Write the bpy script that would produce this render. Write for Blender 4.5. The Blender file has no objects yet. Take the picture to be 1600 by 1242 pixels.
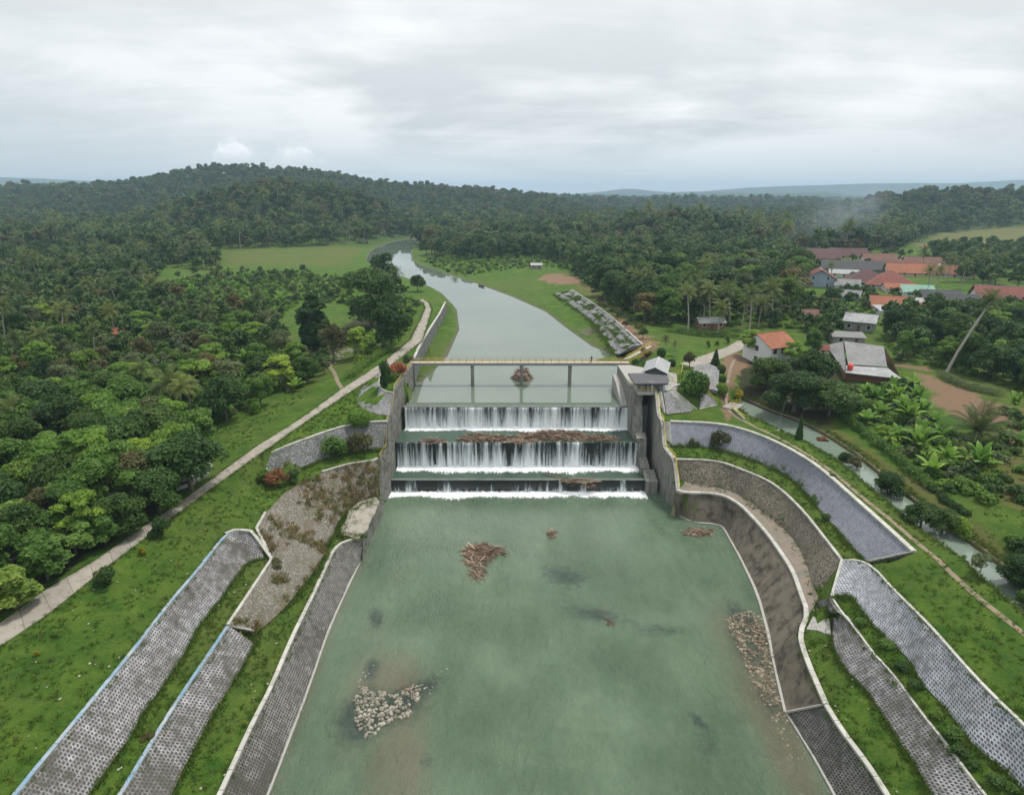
import bpy, bmesh, math, random
import numpy as np
from mathutils import Vector, Matrix, noise
from mathutils.bvhtree import BVHTree
from mathutils.geometry import delaunay_2d_cdt
R = math.radians
S = bpy.context.scene
COL = S.collection

# ------------------------------------------------------------------ camera, sky, sun, exposure
F, PIT, H, CX, CY = 1000.0, R(17.7), 60.6, 800.0, 621.0
cam = bpy.data.cameras.new('camera'); camo = bpy.data.objects.new('camera', cam); COL.objects.link(camo)
cam.sensor_fit = 'HORIZONTAL'; cam.sensor_width = 36.0; cam.lens = 36.0 * F / 1600.0
cam.clip_start = 0.5; cam.clip_end = 40000
camo.location = (0, 0, H); camo.rotation_euler = (R(90) - PIT, 0, 0)
S.camera = camo
S.view_settings.view_transform = 'Standard'; S.view_settings.look = 'None'
S.view_settings.gamma = 1.0; S.view_settings.exposure = 0.42
S.cycles.use_denoising = True
S.cycles.max_bounces = 8; S.cycles.diffuse_bounces = 2; S.cycles.glossy_bounces = 2
S.cycles.transparent_max_bounces = 12; S.cycles.volume_bounces = 1; S.cycles.transmission_bounces = 3
SUN_EL, SUN_AZ = R(68), R(55)          # azimuth from +Y, negative towards -X

class NT:
    """small helper to write node trees"""
    def __init__(self, tree):
        self.t = tree; self.n = tree.nodes; self.l = tree.links
    def new(self, typ, **kw):
        nd = self.n.new(typ)
        for k, v in kw.items():
            if k == 'ins':
                for a, b in v.items(): self.set(nd, a, b)
            else: setattr(nd, k, v)
        return nd
    def set(self, nd, key, val):
        s = nd.inputs[key]
        if isinstance(val, bpy.types.NodeSocket): self.l.new(val, s)
        elif isinstance(val, bpy.types.Node): self.l.new(val.outputs[0], s)
        else: s.default_value = val
    def math(self, op, a, b=0.0, c=None, clamp=False):
        nd = self.new('ShaderNodeMath', operation=op, use_clamp=clamp)
        self.set(nd, 0, a); self.set(nd, 1, b)
        if c is not None: self.set(nd, 2, c)
        return nd.outputs[0]
    def vmath(self, op, a, b=None):
        nd = self.new('ShaderNodeVectorMath', operation=op); self.set(nd, 0, a)
        if b is not None: self.set(nd, 1, b)
        return nd.outputs[0]
    def noise(self, vec, scale, detail=4.0, rough=0.55, dist=0.0):
        nd = self.new('ShaderNodeTexNoise', ins={'Scale': scale, 'Detail': detail, 'Roughness': rough, 'Distortion': dist})
        if vec is not None: self.set(nd, 'Vector', vec)
        return nd.outputs[0]
    def ramp(self, fac, lo, hi, a=0.0, b=1.0):
        nd = self.new('ShaderNodeMapRange', clamp=True, ins={'From Min': lo, 'From Max': hi, 'To Min': a, 'To Max': b})
        self.set(nd, 0, fac); return nd.outputs[0]
    def mix(self, fac, a, b, mode='MIX'):
        nd = self.new('ShaderNodeMix', data_type='RGBA', blend_type=mode)
        for k, v in ((0, fac), (6, a), (7, b)):
            if isinstance(v, tuple) and len(v) == 3: v = (*v, 1)
            self.set(nd, k, v)
        return nd.outputs[2]
    def scale(self, vec, s):
        nd = self.new('ShaderNodeMapping'); self.set(nd, 'Vector', vec); nd.inputs['Scale'].default_value = s; return nd.outputs[0]

W = bpy.data.worlds.new('World'); S.world = W; W.use_nodes = True
w = NT(W.node_tree); w.n.clear()
sky = w.new('ShaderNodeTexSky', sky_type='NISHITA', sun_disc=False, sun_elevation=SUN_EL, sun_rotation=SUN_AZ, air_density=1.0, dust_density=3.0)
d = w.new('ShaderNodeTexCoord').outputs['Generated']
sx = w.new('ShaderNodeSeparateXYZ', ins={0: d})
z = w.math('MAXIMUM', sx.outputs[2], 0.0)
az = w.math('ARCTAN2', sx.outputs[0], sx.outputs[1])
den = w.math('ADD', z, 0.20)
pv = w.new('ShaderNodeCombineXYZ', ins={0: w.math('DIVIDE', sx.outputs[0], den), 1: w.math('DIVIDE', sx.outputs[1], den), 2: 0.3}).outputs[0]
n1 = w.noise(pv, 0.85, 6.0, 0.55, 0.5)
n2 = w.noise(w.scale(pv, (0.6, 1.6, 1)), 1.7, 5.0, 0.6, 0.6)
cl = w.math('ADD', w.math('MULTIPLY', n1, 0.7), w.math('MULTIPLY', n2, 0.3))
base = w.mix(w.ramp(cl, 0.42, 0.585), (5.0, 5.35, 5.5), (7.9, 8.05, 8.05))
hor = w.mix(w.ramp(z, 0.0, 0.10), (5.5, 5.95, 6.15), base)
hor = w.mix(w.math('MULTIPLY', w.ramp(az, -0.7, -0.15, 1.0, 0.0), w.ramp(z, 0.25, 0.02, 0.0, 0.55)), hor, (4.5, 5.15, 5.5))
hor = w.mix(w.math('MULTIPLY', w.ramp(az, 0.3, 0.75), w.ramp(z, 0.2, 0.0, 0.0, 0.5)), hor, (5.7, 5.75, 5.75))
top = w.mix(w.ramp(z, 0.08, 0.30, 0.0, .6), hor, (8.0, 8.15, 8.15))
# cumulus heads standing over the left hill and small ones along the horizon
ang = w.new('ShaderNodeCombineXYZ', ins={0: az, 1: sx.outputs[2], 2: 0.0}).outputs[0]
cn = w.noise(ang, 46.0, 8.0, 0.62, 0.9)
cb = w.noise(w.scale(ang, (1, 0.7, 1)), 19.0, 6.0, 0.6, 0.6)
def bump(a0, ws, topz, basez, amp):
    env = w.math('POWER', 2.718, w.math('MULTIPLY', w.math('POWER', w.math('DIVIDE', w.math('SUBTRACT', az, a0), ws), 2.0), -1.0))
    edge = w.math('ADD', w.math('MULTIPLY', env, topz - basez), basez)
    edge = w.math('ADD', edge, w.math('MULTIPLY', w.math('SUBTRACT', w.math('ADD', w.math('MULTIPLY', cn, .6), w.math('MULTIPLY', cb, .4)), 0.5), amp))
    return w.ramp(w.math('SUBTRACT', edge, sx.outputs[2]), 0.0, 0.013)
c1 = bump(-0.385, 0.036, 0.078, 0.020, 0.075)
c2 = bump(-0.310, 0.050, 0.066, 0.020, 0.075)
c4 = bump(-0.33, 0.15, 0.046, 0.010, 0.07)
c3 = bump(-0.10, 0.22, 0.040, 0.01, 0.06)
shade = w.math('MULTIPLY', w.ramp(sx.outputs[2], 0.030, 0.066), w.ramp(cn, 0.35, 0.6, 0.5, 1.0))
ccol = w.mix(shade, (6.0, 6.35, 6.5), (9.6, 9.7, 9.7))
top = w.mix(w.math('MULTIPLY', c3, 0.45), top, (6.5, 6.8, 6.9))
top = w.mix(w.math('MULTIPLY', c4, 0.7), top, (6.5, 6.8, 7.0))
top = w.mix(w.math('MULTIPLY', w.math('MAXIMUM', c1, c2), w.ramp(sx.outputs[2], 0.02, 0.055, 0.15, 0.9)), top, ccol)
fin = w.mix(0.94, sky.outputs[0], top)
bg = w.new('ShaderNodeBackground', ins={0: fin, 1: 0.1})
wo = w.new('ShaderNodeOutputWorld'); w.l.new(bg.outputs[0], wo.inputs[0])

sl = bpy.data.lights.new('sun', 'SUN'); so = bpy.data.objects.new('sun', sl); COL.objects.link(so)
sl.energy = 2.5; sl.angle = R(10); sl.color = (1.0, 0.96, 0.9)
so.rotation_euler = (R(90) - SUN_EL, 0, math.pi - SUN_AZ); so.location = (0, 0, 300)

# ------------------------------------------------------------------ helpers
def ray(px, py):
    x = (px - CX) / F; v = -(py - CY) / F; c, s = math.cos(PIT), math.sin(PIT)
    return (x, c + v * s, -s + v * c)
def P(px, py, Z):
    d = ray(px, py); t = (Z - H) / d[2]; return Vector((t * d[0], t * d[1], Z))
def PYd(px, py, Y):
    d = ray(px, py); t = Y / d[1]; return Vector((t * d[0], Y, H + t * d[2]))
def Ln(pts, Z=None):
    return [P(p[0], p[1], p[2] if len(p) > 2 else Z) for p in pts]
def tag(o, label=None, cat=None, group=None, kind=None):
    if label: o['label'] = label
    if cat: o['category'] = cat
    if group: o['group'] = group
    if kind: o['kind'] = kind
    return o
def empty(name, loc=(0, 0, 0), rz=0.0):
    o = bpy.data.objects.new(name, None); o.empty_display_size = 0.5; COL.objects.link(o)
    o.location = loc; o.rotation_euler = (0, 0, rz); return o
class MB:
    """collects polygons, then links them as ONE mesh object"""
    def __init__(self): self.v = []; self.f = []; self.uv = []; self.a = []; self.attr = 0.5
    def add(self, verts, faces, uvs=None):
        b = len(self.v); self.v += [tuple(p) for p in verts]
        self.uv += [tuple(u) for u in uvs] if uvs else [(p[0], p[2]) for p in verts]
        for f in faces: self.f.append(tuple(i + b for i in f)); self.a.append(self.attr)
        return self
    def box(self, lo, hi, rz=0.0, c=None):
        x0, y0, z0 = lo; x1, y1, z1 = hi
        vs = [Vector(p) for p in ((x0,y0,z0),(x1,y0,z0),(x1,y1,z0),(x0,y1,z0),(x0,y0,z1),(x1,y0,z1),(x1,y1,z1),(x0,y1,z1))]
        if rz:
            m = Matrix.Rotation(rz, 3, 'Z'); o = Vector(c) if c else Vector((0, 0, 0)); vs = [m @ (p - o) + o for p in vs]
        return self.add(vs, [(0,3,2,1),(4,5,6,7),(0,1,5,4),(1,2,6,5),(2,3,7,6),(3,0,4,7)])
    def tube(self, pts, rads, n=6, cap=True):
        pts = [Vector(p) for p in pts]; vs = []; fs = []
        if not hasattr(rads, '__len__'): rads = [rads] * len(pts)
        for i, p in enumerate(pts):
            t = (pts[min(i+1, len(pts)-1)] - pts[max(i-1, 0)]).normalized()
            a = t.orthogonal().normalized() if abs(t.z) < 0.99 else Vector((1, 0, 0)); a = (a - t * a.dot(t)).normalized(); b = t.cross(a)
            for k in range(n):
                an = 2 * math.pi * k / n; vs.append(p + (a * math.cos(an) + b * math.sin(an)) * rads[i])
        for i in range(len(pts) - 1):
            for k in range(n):
                k2 = (k + 1) % n; fs.append((i*n+k, i*n+k2, (i+1)*n+k2, (i+1)*n+k))
        if cap: fs += [tuple(range(n))[::-1], tuple(range((len(pts)-1)*n, len(pts)*n))]
        return self.add(vs, fs)
    def bar(self, a, b, t=0.06):
        return self.tube([a, b], t / 2 * 1.25, 4)
    def ball(self, c, r, nu=8, nv=6, jit=0.0, rnd=random):
        c = Vector(c); r = r if hasattr(r, '__len__') else (r, r, r); vs = []; fs = []
        for j in range(nv + 1):
            th = math.pi * j / nv
            for i in range(nu):
                ph = 2 * math.pi * i / nu; k = 1 + (rnd.random() - .5) * jit
                vs.append(c + Vector((r[0]*math.sin(th)*math.cos(ph)*k, r[1]*math.sin(th)*math.sin(ph)*k, r[2]*math.cos(th)*k)))
        for j in range(nv):
            for i in range(nu):
                i2 = (i + 1) % nu; fs.append((j*nu+i, (j+1)*nu+i, (j+1)*nu+i2, j*nu+i2))
        return self.add(vs, fs)
    def build(self, name, mat, parent=None, smooth=False, loc=None):
        me = bpy.data.meshes.new(name); me.from_pydata(self.v, [], self.f)
        uvl = me.uv_layers.new(name='UVMap'); idx = np.empty(len(me.loops), np.int32); me.loops.foreach_get('vertex_index', idx)
        uvl.data.foreach_set('uv', np.array(self.uv, np.float32)[idx].ravel())
        at = me.attributes.new('lv', 'FLOAT', 'FACE'); at.data.foreach_set('value', np.array(self.a, np.float32))
        if mat: me.materials.append(mat)
        if smooth: me.polygons.foreach_set('use_smooth', [True] * len(me.polygons))
        me.update(); o = bpy.data.objects.new(name, me); COL.objects.link(o)
        if parent: o.parent = parent
        if loc is not None: o.location = loc
        return o
def resample(pl, n):
    pl = [Vector(p) for p in pl]; L = [0.0]
    for a, b in zip(pl, pl[1:]): L.append(L[-1] + (b - a).length)
    out = []; j = 0
    for i in range(n):
        s = L[-1] * i / (n - 1)
        while j < len(L) - 2 and L[j+1] < s: j += 1
        k = 0 if L[j+1] == L[j] else (s - L[j]) / (L[j+1] - L[j]); out.append(pl[j].lerp(pl[j+1], min(1, max(0, k))))
    return out
def plen(pl): return sum((b - a).length for a, b in zip(pl, pl[1:]))
def smooth_line(pl, it=2):
    pl = [Vector(p) for p in pl]
    for _ in range(it):
        q = [pl[0]]
        for a, b in zip(pl, pl[1:]): q += [a.lerp(b, .25), a.lerp(b, .75)]
        q.append(pl[-1]); pl = q
    return pl
def slab(top, bot, th, out=0.0, step=1.5, nv=5, rough=0.0, seed=0):
    """a paved face between two lines, lifted 'out' along its normal, with 'th' of body behind it; UV in metres"""
    n = max(2, int(max(plen(top), plen(bot)) / step)); T = resample(top, n); B = resample(bot, n); m = MB(); s = 0.0
    rows = []; uv = []
    for i in range(n):
        if i: s += ((T[i] - T[i-1]).length + (B[i] - B[i-1]).length) / 2
        al = (T[min(i+1, n-1)] - T[max(i-1, 0)] + B[min(i+1, n-1)] - B[max(i-1, 0)]).normalized(); up = (T[i] - B[i])
        nr = al.cross(up).normalized()
        if nr.z < 0 or (abs(nr.z) < 0.05 and nr.dot(Vector((0, 0, H)) - T[i]) < 0): nr = -nr
        hl = up.length; row = []
        for j in range(nv + 1):
            k = j / nv; p = B[i].lerp(T[i], k)
            o = out + (noise.noise(p * 0.35 + Vector((seed, 0, 0))) * rough if rough else 0)
            row.append((p + nr * o, p - nr * th)); uv.append((s, k * hl)) 
        rows.append(row)
    fv = [r[j][0] for r in rows for j in range(nv+1)]; bv = [r[j][1] for r in rows for j in range(nv+1)]
    N = n * (nv+1); fs = []
    ix = lambda i, j: i * (nv+1) + j
    flip = (rows[-1][0][0] - rows[0][0][0]).cross(rows[0][-1][0] - rows[0][0][0]).dot(rows[0][0][0] - rows[0][0][1]) < 0
    for i in range(n-1):
        for j in range(nv):
            q = (ix(i,j), ix(i+1,j), ix(i+1,j+1), ix(i,j+1)); fs.append(q[::-1] if flip else q)
            q = tuple(N + k for k in q); fs.append(q if flip else q[::-1])
        for j in (0, nv):
            q = (ix(i,j), ix(i+1,j), N+ix(i+1,j), N+ix(i,j)); fs.append(q)
    for i in (0, n-1):
        for j in range(nv): fs.append((ix(i,j), ix(i,j+1), N+ix(i,j+1), N+ix(i,j)))
    return m.add(fv + bv, fs, uv + uv)
def sweep(m, pl, w, h, dz=0.0, off=0.0, step=1.2):
    """rectangular bar along a line (kerb, coping, path)"""
    n = max(2, int(plen(pl) / step)); L_ = resample(pl, n); vs = []; uv = []; s = 0
    for i in range(n):
        if i: s += (L_[i] - L_[i-1]).length
        t = L_[min(i+1, n-1)] - L_[max(i-1, 0)]; t.z = 0; t.normalize(); sd = Vector((-t.y, t.x, 0)); c = L_[i] + sd * off + Vector((0, 0, dz))
        for a, b in ((-w/2, 0), (w/2, 0), (w/2, h), (-w/2, h)):
            vs.append(c + sd * a + Vector((0, 0, b))); uv.append((s, a + b))
    fs = [(0,1,2,3), tuple(4*(n-1)+k for k in (3,2,1,0))]
    for i in range(n-1):
        for k in range(4): fs.append((4*i+k, 4*(i+1)+k, 4*(i+1)+(k+1)%4, 4*i+(k+1)%4))
    return m.add(vs, fs, uv)
def inpoly(X, Y, poly):
    X = np.asarray(X); Y = np.asarray(Y); r = np.zeros(X.shape, bool); n = len(poly)
    for i in range(n):
        x0, y0 = poly[i][0], poly[i][1]; x1, y1 = poly[i-1][0], poly[i-1][1]
        if y0 == y1: continue
        c = ((y0 > Y) != (y1 > Y)) & (X < (x1 - x0) * (Y - y0) / (y1 - y0) + x0); r ^= c
    return r

# ------------------------------------------------------------------ materials
def mat(name):
    m = bpy.data.materials.new(name); m.use_nodes = True; t = NT(m.node_tree)
    return m, t, t.n['Principled BSDF']
def finish(t, b, col, rough=0.8, bumpv=None, bs=0.4, bd=0.1, spec=None):
    t.set(b, 'Base Color', (*col, 1) if isinstance(col, tuple) and len(col) == 3 else col); t.set(b, 'Roughness', rough)
    if spec is not None: b.inputs['Specular IOR Level'].default_value = spec
    if bumpv is not None:
        bp = t.new('ShaderNodeBump', ins={'Strength': bs, 'Distance': bd, 'Height': bumpv}); t.l.new(bp.outputs[0], b.inputs['Normal'])
def pos(t): return t.new('ShaderNodeNewGeometry').outputs['Position']
def uvn(t): return t.new('ShaderNodeUVMap').outputs[0]
def m_flat(name, c, rough=0.7, var=0.25, sc=3.0, metal=0.0):
    m, t, b = mat(name); p = t.new('ShaderNodeTexCoord').outputs['Object']
    n = t.noise(p, sc, 5, .6); n2 = t.noise(p, sc * .22, 3)
    f = t.math('ADD', t.math('MULTIPLY', t.math('SUBTRACT', n, .5), var * 2), t.math('MULTIPLY', t.math('SUBTRACT', n2, .5), var * 1.6))
    col = t.mix(1.0, (*c, 1), t.new('ShaderNodeCombineColor', ins={0: t.math('ADD', f, 1.0), 1: t.math('ADD', f, 1.0), 2: t.math('ADD', f, 1.0)}).outputs[0], 'MULTIPLY')
    finish(t, b, col, rough, n, .3, .03); b.inputs['Metallic'].default_value = metal; return m
def m_lattice(name, stone, hole, pitch=0.42, hs=0.30, dirt=0.4, dcol=(.06, .065, .04), dlo=.5):
    """precast lattice paving: a grid of blocks with soil-filled holes"""
    m, t, b = mat(name); u = uvn(t); p = pos(t)
    wob = t.vmath('SUBTRACT', t.new('ShaderNodeTexNoise', ins={'Vector': u, 'Scale': 1.6, 'Detail': 3.0}).outputs[1], (.5, .5, .5))
    wv = t.vmath('ADD', t.vmath('SCALE', u), t.vmath('MULTIPLY', wob, (.16, .16, 0)))
    s = t.new('ShaderNodeSeparateXYZ', ins={0: wv}); cu = t.math('DIVIDE', s.outputs[0], pitch); cv = t.math('DIVIDE', s.outputs[1], pitch)
    row = t.math('FLOOR', cv); cu = t.math('ADD', cu, t.math('MULTIPLY', t.math('MODULO', row, 2.0), .5))
    fu = t.math('ABSOLUTE', t.math('SUBTRACT', t.math('FRACT', cu), .5)); fv = t.math('ABSOLUTE', t.math('SUBTRACT', t.math('FRACT', cv), .5))
    cell = t.new('ShaderNodeCombineXYZ', ins={0: t.math('FLOOR', cu), 1: row, 2: 0.0}).outputs[0]
    rnd = t.new('ShaderNodeTexWhiteNoise', noise_dimensions='2D', ins={'Vector': cell})
    size = t.math('ADD', hs, t.math('MULTIPLY', t.math('SUBTRACT', rnd.outputs[0], .5), .16))
    hm = t.ramp(t.math('SUBTRACT', size, t.math('MAXIMUM', fu, fv)), -.05, .05)
    big = t.noise(p, .16, 5, .65); mid = t.noise(p, 1.1, 6, .7); fine = t.noise(p, 9.0, 4, .6)
    sc = t.mix(t.ramp(mid, .35, .66), stone, tuple(c * .48 for c in stone)); sc = t.mix(t.math('MULTIPLY', fine, .35), sc, tuple(c * .5 for c in stone))
    hc = t.mix(rnd.outputs[0], hole, tuple(min(1, c * 2.2) for c in hole))
    col = t.mix(hm, sc, hc)
    dm = t.math('MULTIPLY', t.ramp(t.math('ADD', t.math('MULTIPLY', big, .65), t.math('MULTIPLY', mid, .35)), dlo - .02, dlo + .14), dirt)
    col = t.mix(dm, col, dcol)
    finish(t, b, col, .88, t.math('SUBTRACT', t.math('MULTIPLY', fine, .3), hm), .8, .12); return m
def m_stone(name, c1, c2, mortar, scale=1.4, moss=0.3, mcol=(.05, .065, .03), uvw=True):
    """random rubble masonry"""
    m, t, b = mat(name); p = uvn(t) if uvw else pos(t); g = pos(t)
    jit = t.vmath('ADD', p, t.vmath('SCALE', t.vmath('SUBTRACT', t.new('ShaderNodeTexNoise', ins={'Vector': p, 'Scale': 1.4}).outputs[1], (.5, .5, .5))))
    v1 = t.new('ShaderNodeTexVoronoi', ins={'Vector': p, 'Scale': scale, 'Randomness': .9}); v2 = t.new('ShaderNodeTexVoronoi', feature='DISTANCE_TO_EDGE', ins={'Vector': p, 'Scale': scale, 'Randomness': .9})
    r = t.new('ShaderNodeSeparateColor', ins={0: v1.outputs['Color']}).outputs[0]
    nz = t.noise(g, 2.2, 6, .7); st = t.mix(r, c1, c2); st = t.mix(t.ramp(nz, .3, .7, 0, .5), st, tuple(c * .45 for c in c1))
    e = t.ramp(v2.outputs[0], .02, .10); col = t.mix(e, mortar, st)
    ms = t.math('MULTIPLY', t.ramp(t.noise(g, .35, 6, .7), .48, .66), moss); col = t.mix(ms, col, mcol)
    finish(t, b, col, .9, t.math('ADD', e, t.math('MULTIPLY', nz, .5)), .7, .10); return m
def m_conc(name, c, stain=(.05, .05, .04), amt=.6, lo=.45, streak=True, uvs=False, joint=0):
    m, t, b = mat(name); g = pos(t); gs = uvn(t) if uvs else g; n = t.noise(g, .5, 7, .68); f = t.noise(g, 6, 5, .6)
    v = t.noise(t.scale(gs, (.7, .13, 1) if uvs else (1.6, 1.6, .22)), 1.0, 6, .65) if streak else n
    col = t.mix(t.ramp(f, .3, .7, 0, .35), c, tuple(x * .6 for x in c)); col = t.mix(t.math('MULTIPLY', t.ramp(v, lo, lo + .22), amt), col, stain)
    col = t.mix(t.math('MULTIPLY', t.ramp(n, .55, .7), amt * .7), col, tuple(x * .8 for x in stain))
    if joint:
        u_ = t.new('ShaderNodeSeparateXYZ', ins={0: uvn(t)}); q = t.math('FRACT', t.math('DIVIDE', u_.outputs[0], joint)); jm = t.math('LESS_THAN', q, .09 / joint)
        sl_ = t.new('ShaderNodeTexWhiteNoise', noise_dimensions='1D', ins={'W': t.math('FLOOR', t.math('DIVIDE', u_.outputs[0], joint))}).outputs[0]
        col = t.mix(t.math('MULTIPLY', sl_, .45), col, tuple(x * .55 for x in c)); col = t.mix(t.math('MULTIPLY', jm, .75), col, tuple(x * .4 for x in stain))
        gr = t.noise(g, .9, 7, .75, .5); col = t.mix(t.ramp(gr, .60, .68, 0, .7), col, (.07, .085, .035))
    finish(t, b, col, .86, f, .4, .05); return m

M = {}
M['lat_light'] = m_lattice('lattice_light', (.46, .48, .52), (.045, .05, .06), .40, .28, .6, (.09, .09, .075), .53)
M['lat_left'] = m_lattice('lattice_left', (.41, .40, .41), (.038, .038, .036), .40, .29, .9, (.070, .066, .05), .46)
M['lat_dark'] = m_lattice('lattice_dark', (.27, .26, .24), (.022, .022, .02), .38, .31, .85, (.055, .053, .04), .47)
M['lat_grey'] = m_lattice('block_grey', (.36, .37, .42), (.10, .108, .13), .42, .33, .4, (.17, .175, .185), .53)
M['honey'] = m_stone('honeycomb_brown', (.27, .235, .185), (.16, .135, .10), (.030, .026, .02), 2.6, .6, (.055, .055, .03))
M['rubble'] = m_stone('rubble_grey', (.23, .235, .235), (.15, .15, .15), (.075, .08, .075), 1.7, .65)
M['rubble_light'] = m_stone('rubble_light', (.33, .33, .335), (.24, .24, .24), (.15, .15, .15), 1.7, .45)
M['overgrown'] = m_stone('overgrown_stone', (.27, .25, .22), (.17, .15, .125), (.10, .09, .06), 2.6, .85, (.10, .085, .04))
M['wallconc'] = m_conc('old_wall_concrete', (.25, .245, .22), (.07, .075, .055), .75, .42)
M['darkwall'] = m_conc('dark_stained_concrete', (.155, .132, .10), (.028, .023, .016), .85, .43, False)
M['conc'] = m_conc('plain_concrete', (.36, .35, .32), (.13, .125, .10), .55, .5)
M['coping'] = m_conc('coping_concrete', (.50, .49, .44), (.17, .17, .12), .6, .5, False, False, 2.4)
M['bluekerb'] = m_conc('blue_painted_kerb', (.20, .33, .44), (.42, .44, .43), .95, .42, False, False, 3.0)
M['roadconc'] = m_conc('path_concrete', (.33, .30, .25), (.16, .145, .11), .6, .48, False, False, 3.2)
M['wetconc'] = m_conc('wet_weir_concrete', (.016, .019, .018), (.006, .007, .007), .7, .4)
M['wetconc'].node_tree.nodes['Principled BSDF'].inputs['Roughness'].default_value = .35
M['crest'] = m_conc('weir_crest_concrete', (.14, .155, .135), (.05, .06, .05), .6, .48, False)
M['yellow'] = m_flat('yellow_paint', (.52, .42, .05), .55, .3, 4)
M['white'] = m_flat('white_paint', (.68, .68, .66), .6, .15)
M['blue'] = m_flat('blue_paint', (.10, .19, .42), .5, .2)
M['palebl'] = m_flat('pale_blue_paint', (.34, .46, .56), .5, .2)
M['steel'] = m_flat('grey_steel', (.22, .23, .24), .45, .25)
M['wood'] = m_flat('driftwood', (.19, .13, .09), .85, .5, 5)
M['woodp'] = m_flat('pale_driftwood', (.42, .33, .24), .85, .4, 5)
M['deck'] = m_flat('deck_planks', (.42, .34, .24), .8, .3, 2)
M['asph'] = m_flat('black_rubber', (.015, .015, .016), .6, .2)
# ------------------------------------------------------------------ terrain: traced break lines with real heights, one sheet to the horizon
def ext(line, Yend, dx=0.0):
    p = Vector(line[0]); return [Vector((p.x + dx, Yend, p.z))] + line
A_top = ext(Ln([(26,1240),(62,1195),(111,1136),(155,1082),(206,1020),(247,966),(278,927),(304,898),(352,836)], 10.5), 18) + Ln([(368,829),(394,832)], 10.5)
A_bot = ext(Ln([(137,1242),(165,1203),(201,1154),(222,1113),(258,1066),(284,1025),(309,979),(343,937),(384,880),(414,871)], 7.5), 18)
B_top = ext(Ln([(189,1242),(232,1169),(268,1110),(304,1056),(356,979)], 6.8), 18)
B_bot = ext(Ln([(268,1240),(286,1200),(330,1118),(350,1087),(397,1007),(402,988)], 4.3), 18)
D_top = Ln([(394,922,7.1),(425,875,7.4),(401,827,9.9),(415,802,10.2),(441,774,10.3),(477,751,10.3),(503,739,10.3),(544,727,10.2),(584,721,10.0),(590,718,9.9)])
D_bot = Ln([(440,955),(470,920),(498,884),(510,855),(530,815),(552,790),(590,777)], 4.3)
C_top = ext(Ln([(345,1240),(366,1193),(400,1120),(423,1077),(454,1002),(477,955),(493,922),(513,878),(521,859),(539,846),(566,841)], 3.3), 18)
C_bot = ext(Ln([(419,1242),(451,1159),(482,1077),(513,986),(542,922),(563,880)], -0.15), 18)
C_bed = [p + Vector((1.6, 0, -1.9)) for p in C_bot]
GWL_top = Ln([(567,841,3.3),(596,774,3.6),(592,758,5.8),(596,715,9.7),(606,699,10.2),(607,660,14.6),(616,637,15.6),(619,606,19.0),(645,568,19.2),(655,545,19.0),(672,515,18.2),(688,490,17.5),(697,472,17.0)])
GWL_bot = Ln([(563,880),(574,868),(598,776),(606,765)], -0.15) + [Vector((-25.6, 131, -.15)), Vector((-25.2, 141, -.15)), Vector((-25.0, 160, 11.5))] + Ln([(662,566,13.4),(676,535,14.0),(690,508,14.2),(700,488,14.4),(706,474,14.6)])
E_top = Ln([(400,718,13.2),(431,704,13.9),(506,676,14.8),(547,664,15.0),(578,660,15.1),(605,659,15.1)])
E_bot = Ln([(423,741,10.7),(472,733,10.7),(503,718,10.7),(560,706,10.8),(599,700,10.8)])
F_top = Ln([(600,577,18.6),(593,590,18.8),(592,606,18.8),(604,613,18.8),(614,614,18.9)])
F_bot = Ln([(578,592,17.6),(564,609,16.8),(557,626,16.0),(563,636,15.7),(586,648,15.5),(608,649,15.4)])
R_toe = Ln([(1026,753),(1042,777),(1054,802),(1083,818),(1109,819),(1130,823),(1145,851),(1161,880),(1185,932),(1200,986),(1213,1051),(1228,1115),(1264,1172),(1303,1242)], -.15) 
R_toe.append(Vector((R_toe[-1].x - .5, 18, -.15)))
R_bed = [p + Vector((-1.3, -.6, -1.9)) for p in R_toe[2:]]
R_top = Ln([(1057,767),(1071,771),(1104,771),(1132,775),(1156,789),(1174,807),(1200,836),(1221,866),(1239,894),(1248,920),(1263,962),(1248,992),(1259,1030),(1290,1102),(1316,1144),(1355,1195),(1385,1242)], 5.0)
for i, p in enumerate(R_top):
    if i > 9: k = min(1, (i - 9) / 4); R_top[i] = P(*[(1263,962),(1248,992),(1259,1030),(1290,1102),(1316,1144),(1355,1195),(1385,1242)][i-10], 5.0 - .6 * k)
R_top.append(Vector((R_top[-1].x - .3, 18, 4.4)))
HC_bot = Ln([(1057,753),(1094,758),(1135,764),(1161,776),(1200,807),(1233,832),(1257,868),(1272,917),(1279,937)], 5.5)
HC_top = Ln([(1054,718),(1122,720),(1161,735),(1200,751),(1226,770),(1257,801),(1285,837),(1316,877)], 9.5)
RB_top = Ln([(1300,934,8.7),(1313,955,8.5),(1334,979,8.4),(1367,1025,8.4),(1391,1048,8.4),(1419,1087,8.4),(1450,1128,8.4),(1473,1156,8.4),(1504,1198,8.4),(1538,1242,8.4)])
RB_top.append(Vector((RB_top[-1].x + 1, 18, 8.4)))
RB_bot = Ln([(1281,940),(1299,968),(1303,1012),(1319,1041),(1365,1092),(1401,1149),(1432,1195),(1458,1242)], 5.8)
RB_bot.append(Vector((RB_bot[-1].x + 1, 18, 5.8)))
GP_top = Ln([(1047,659),(1122,662),(1161,671),(1200,685),(1246,708),(1285,734),(1334,778),(1380,819),(1428,863)], 14.3)
GP_bot = Ln([(1038,698),(1104,698),(1132,704),(1200,727),(1239,749),(1259,770),(1298,814),(1324,847),(1356,879)], 10.1)
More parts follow.
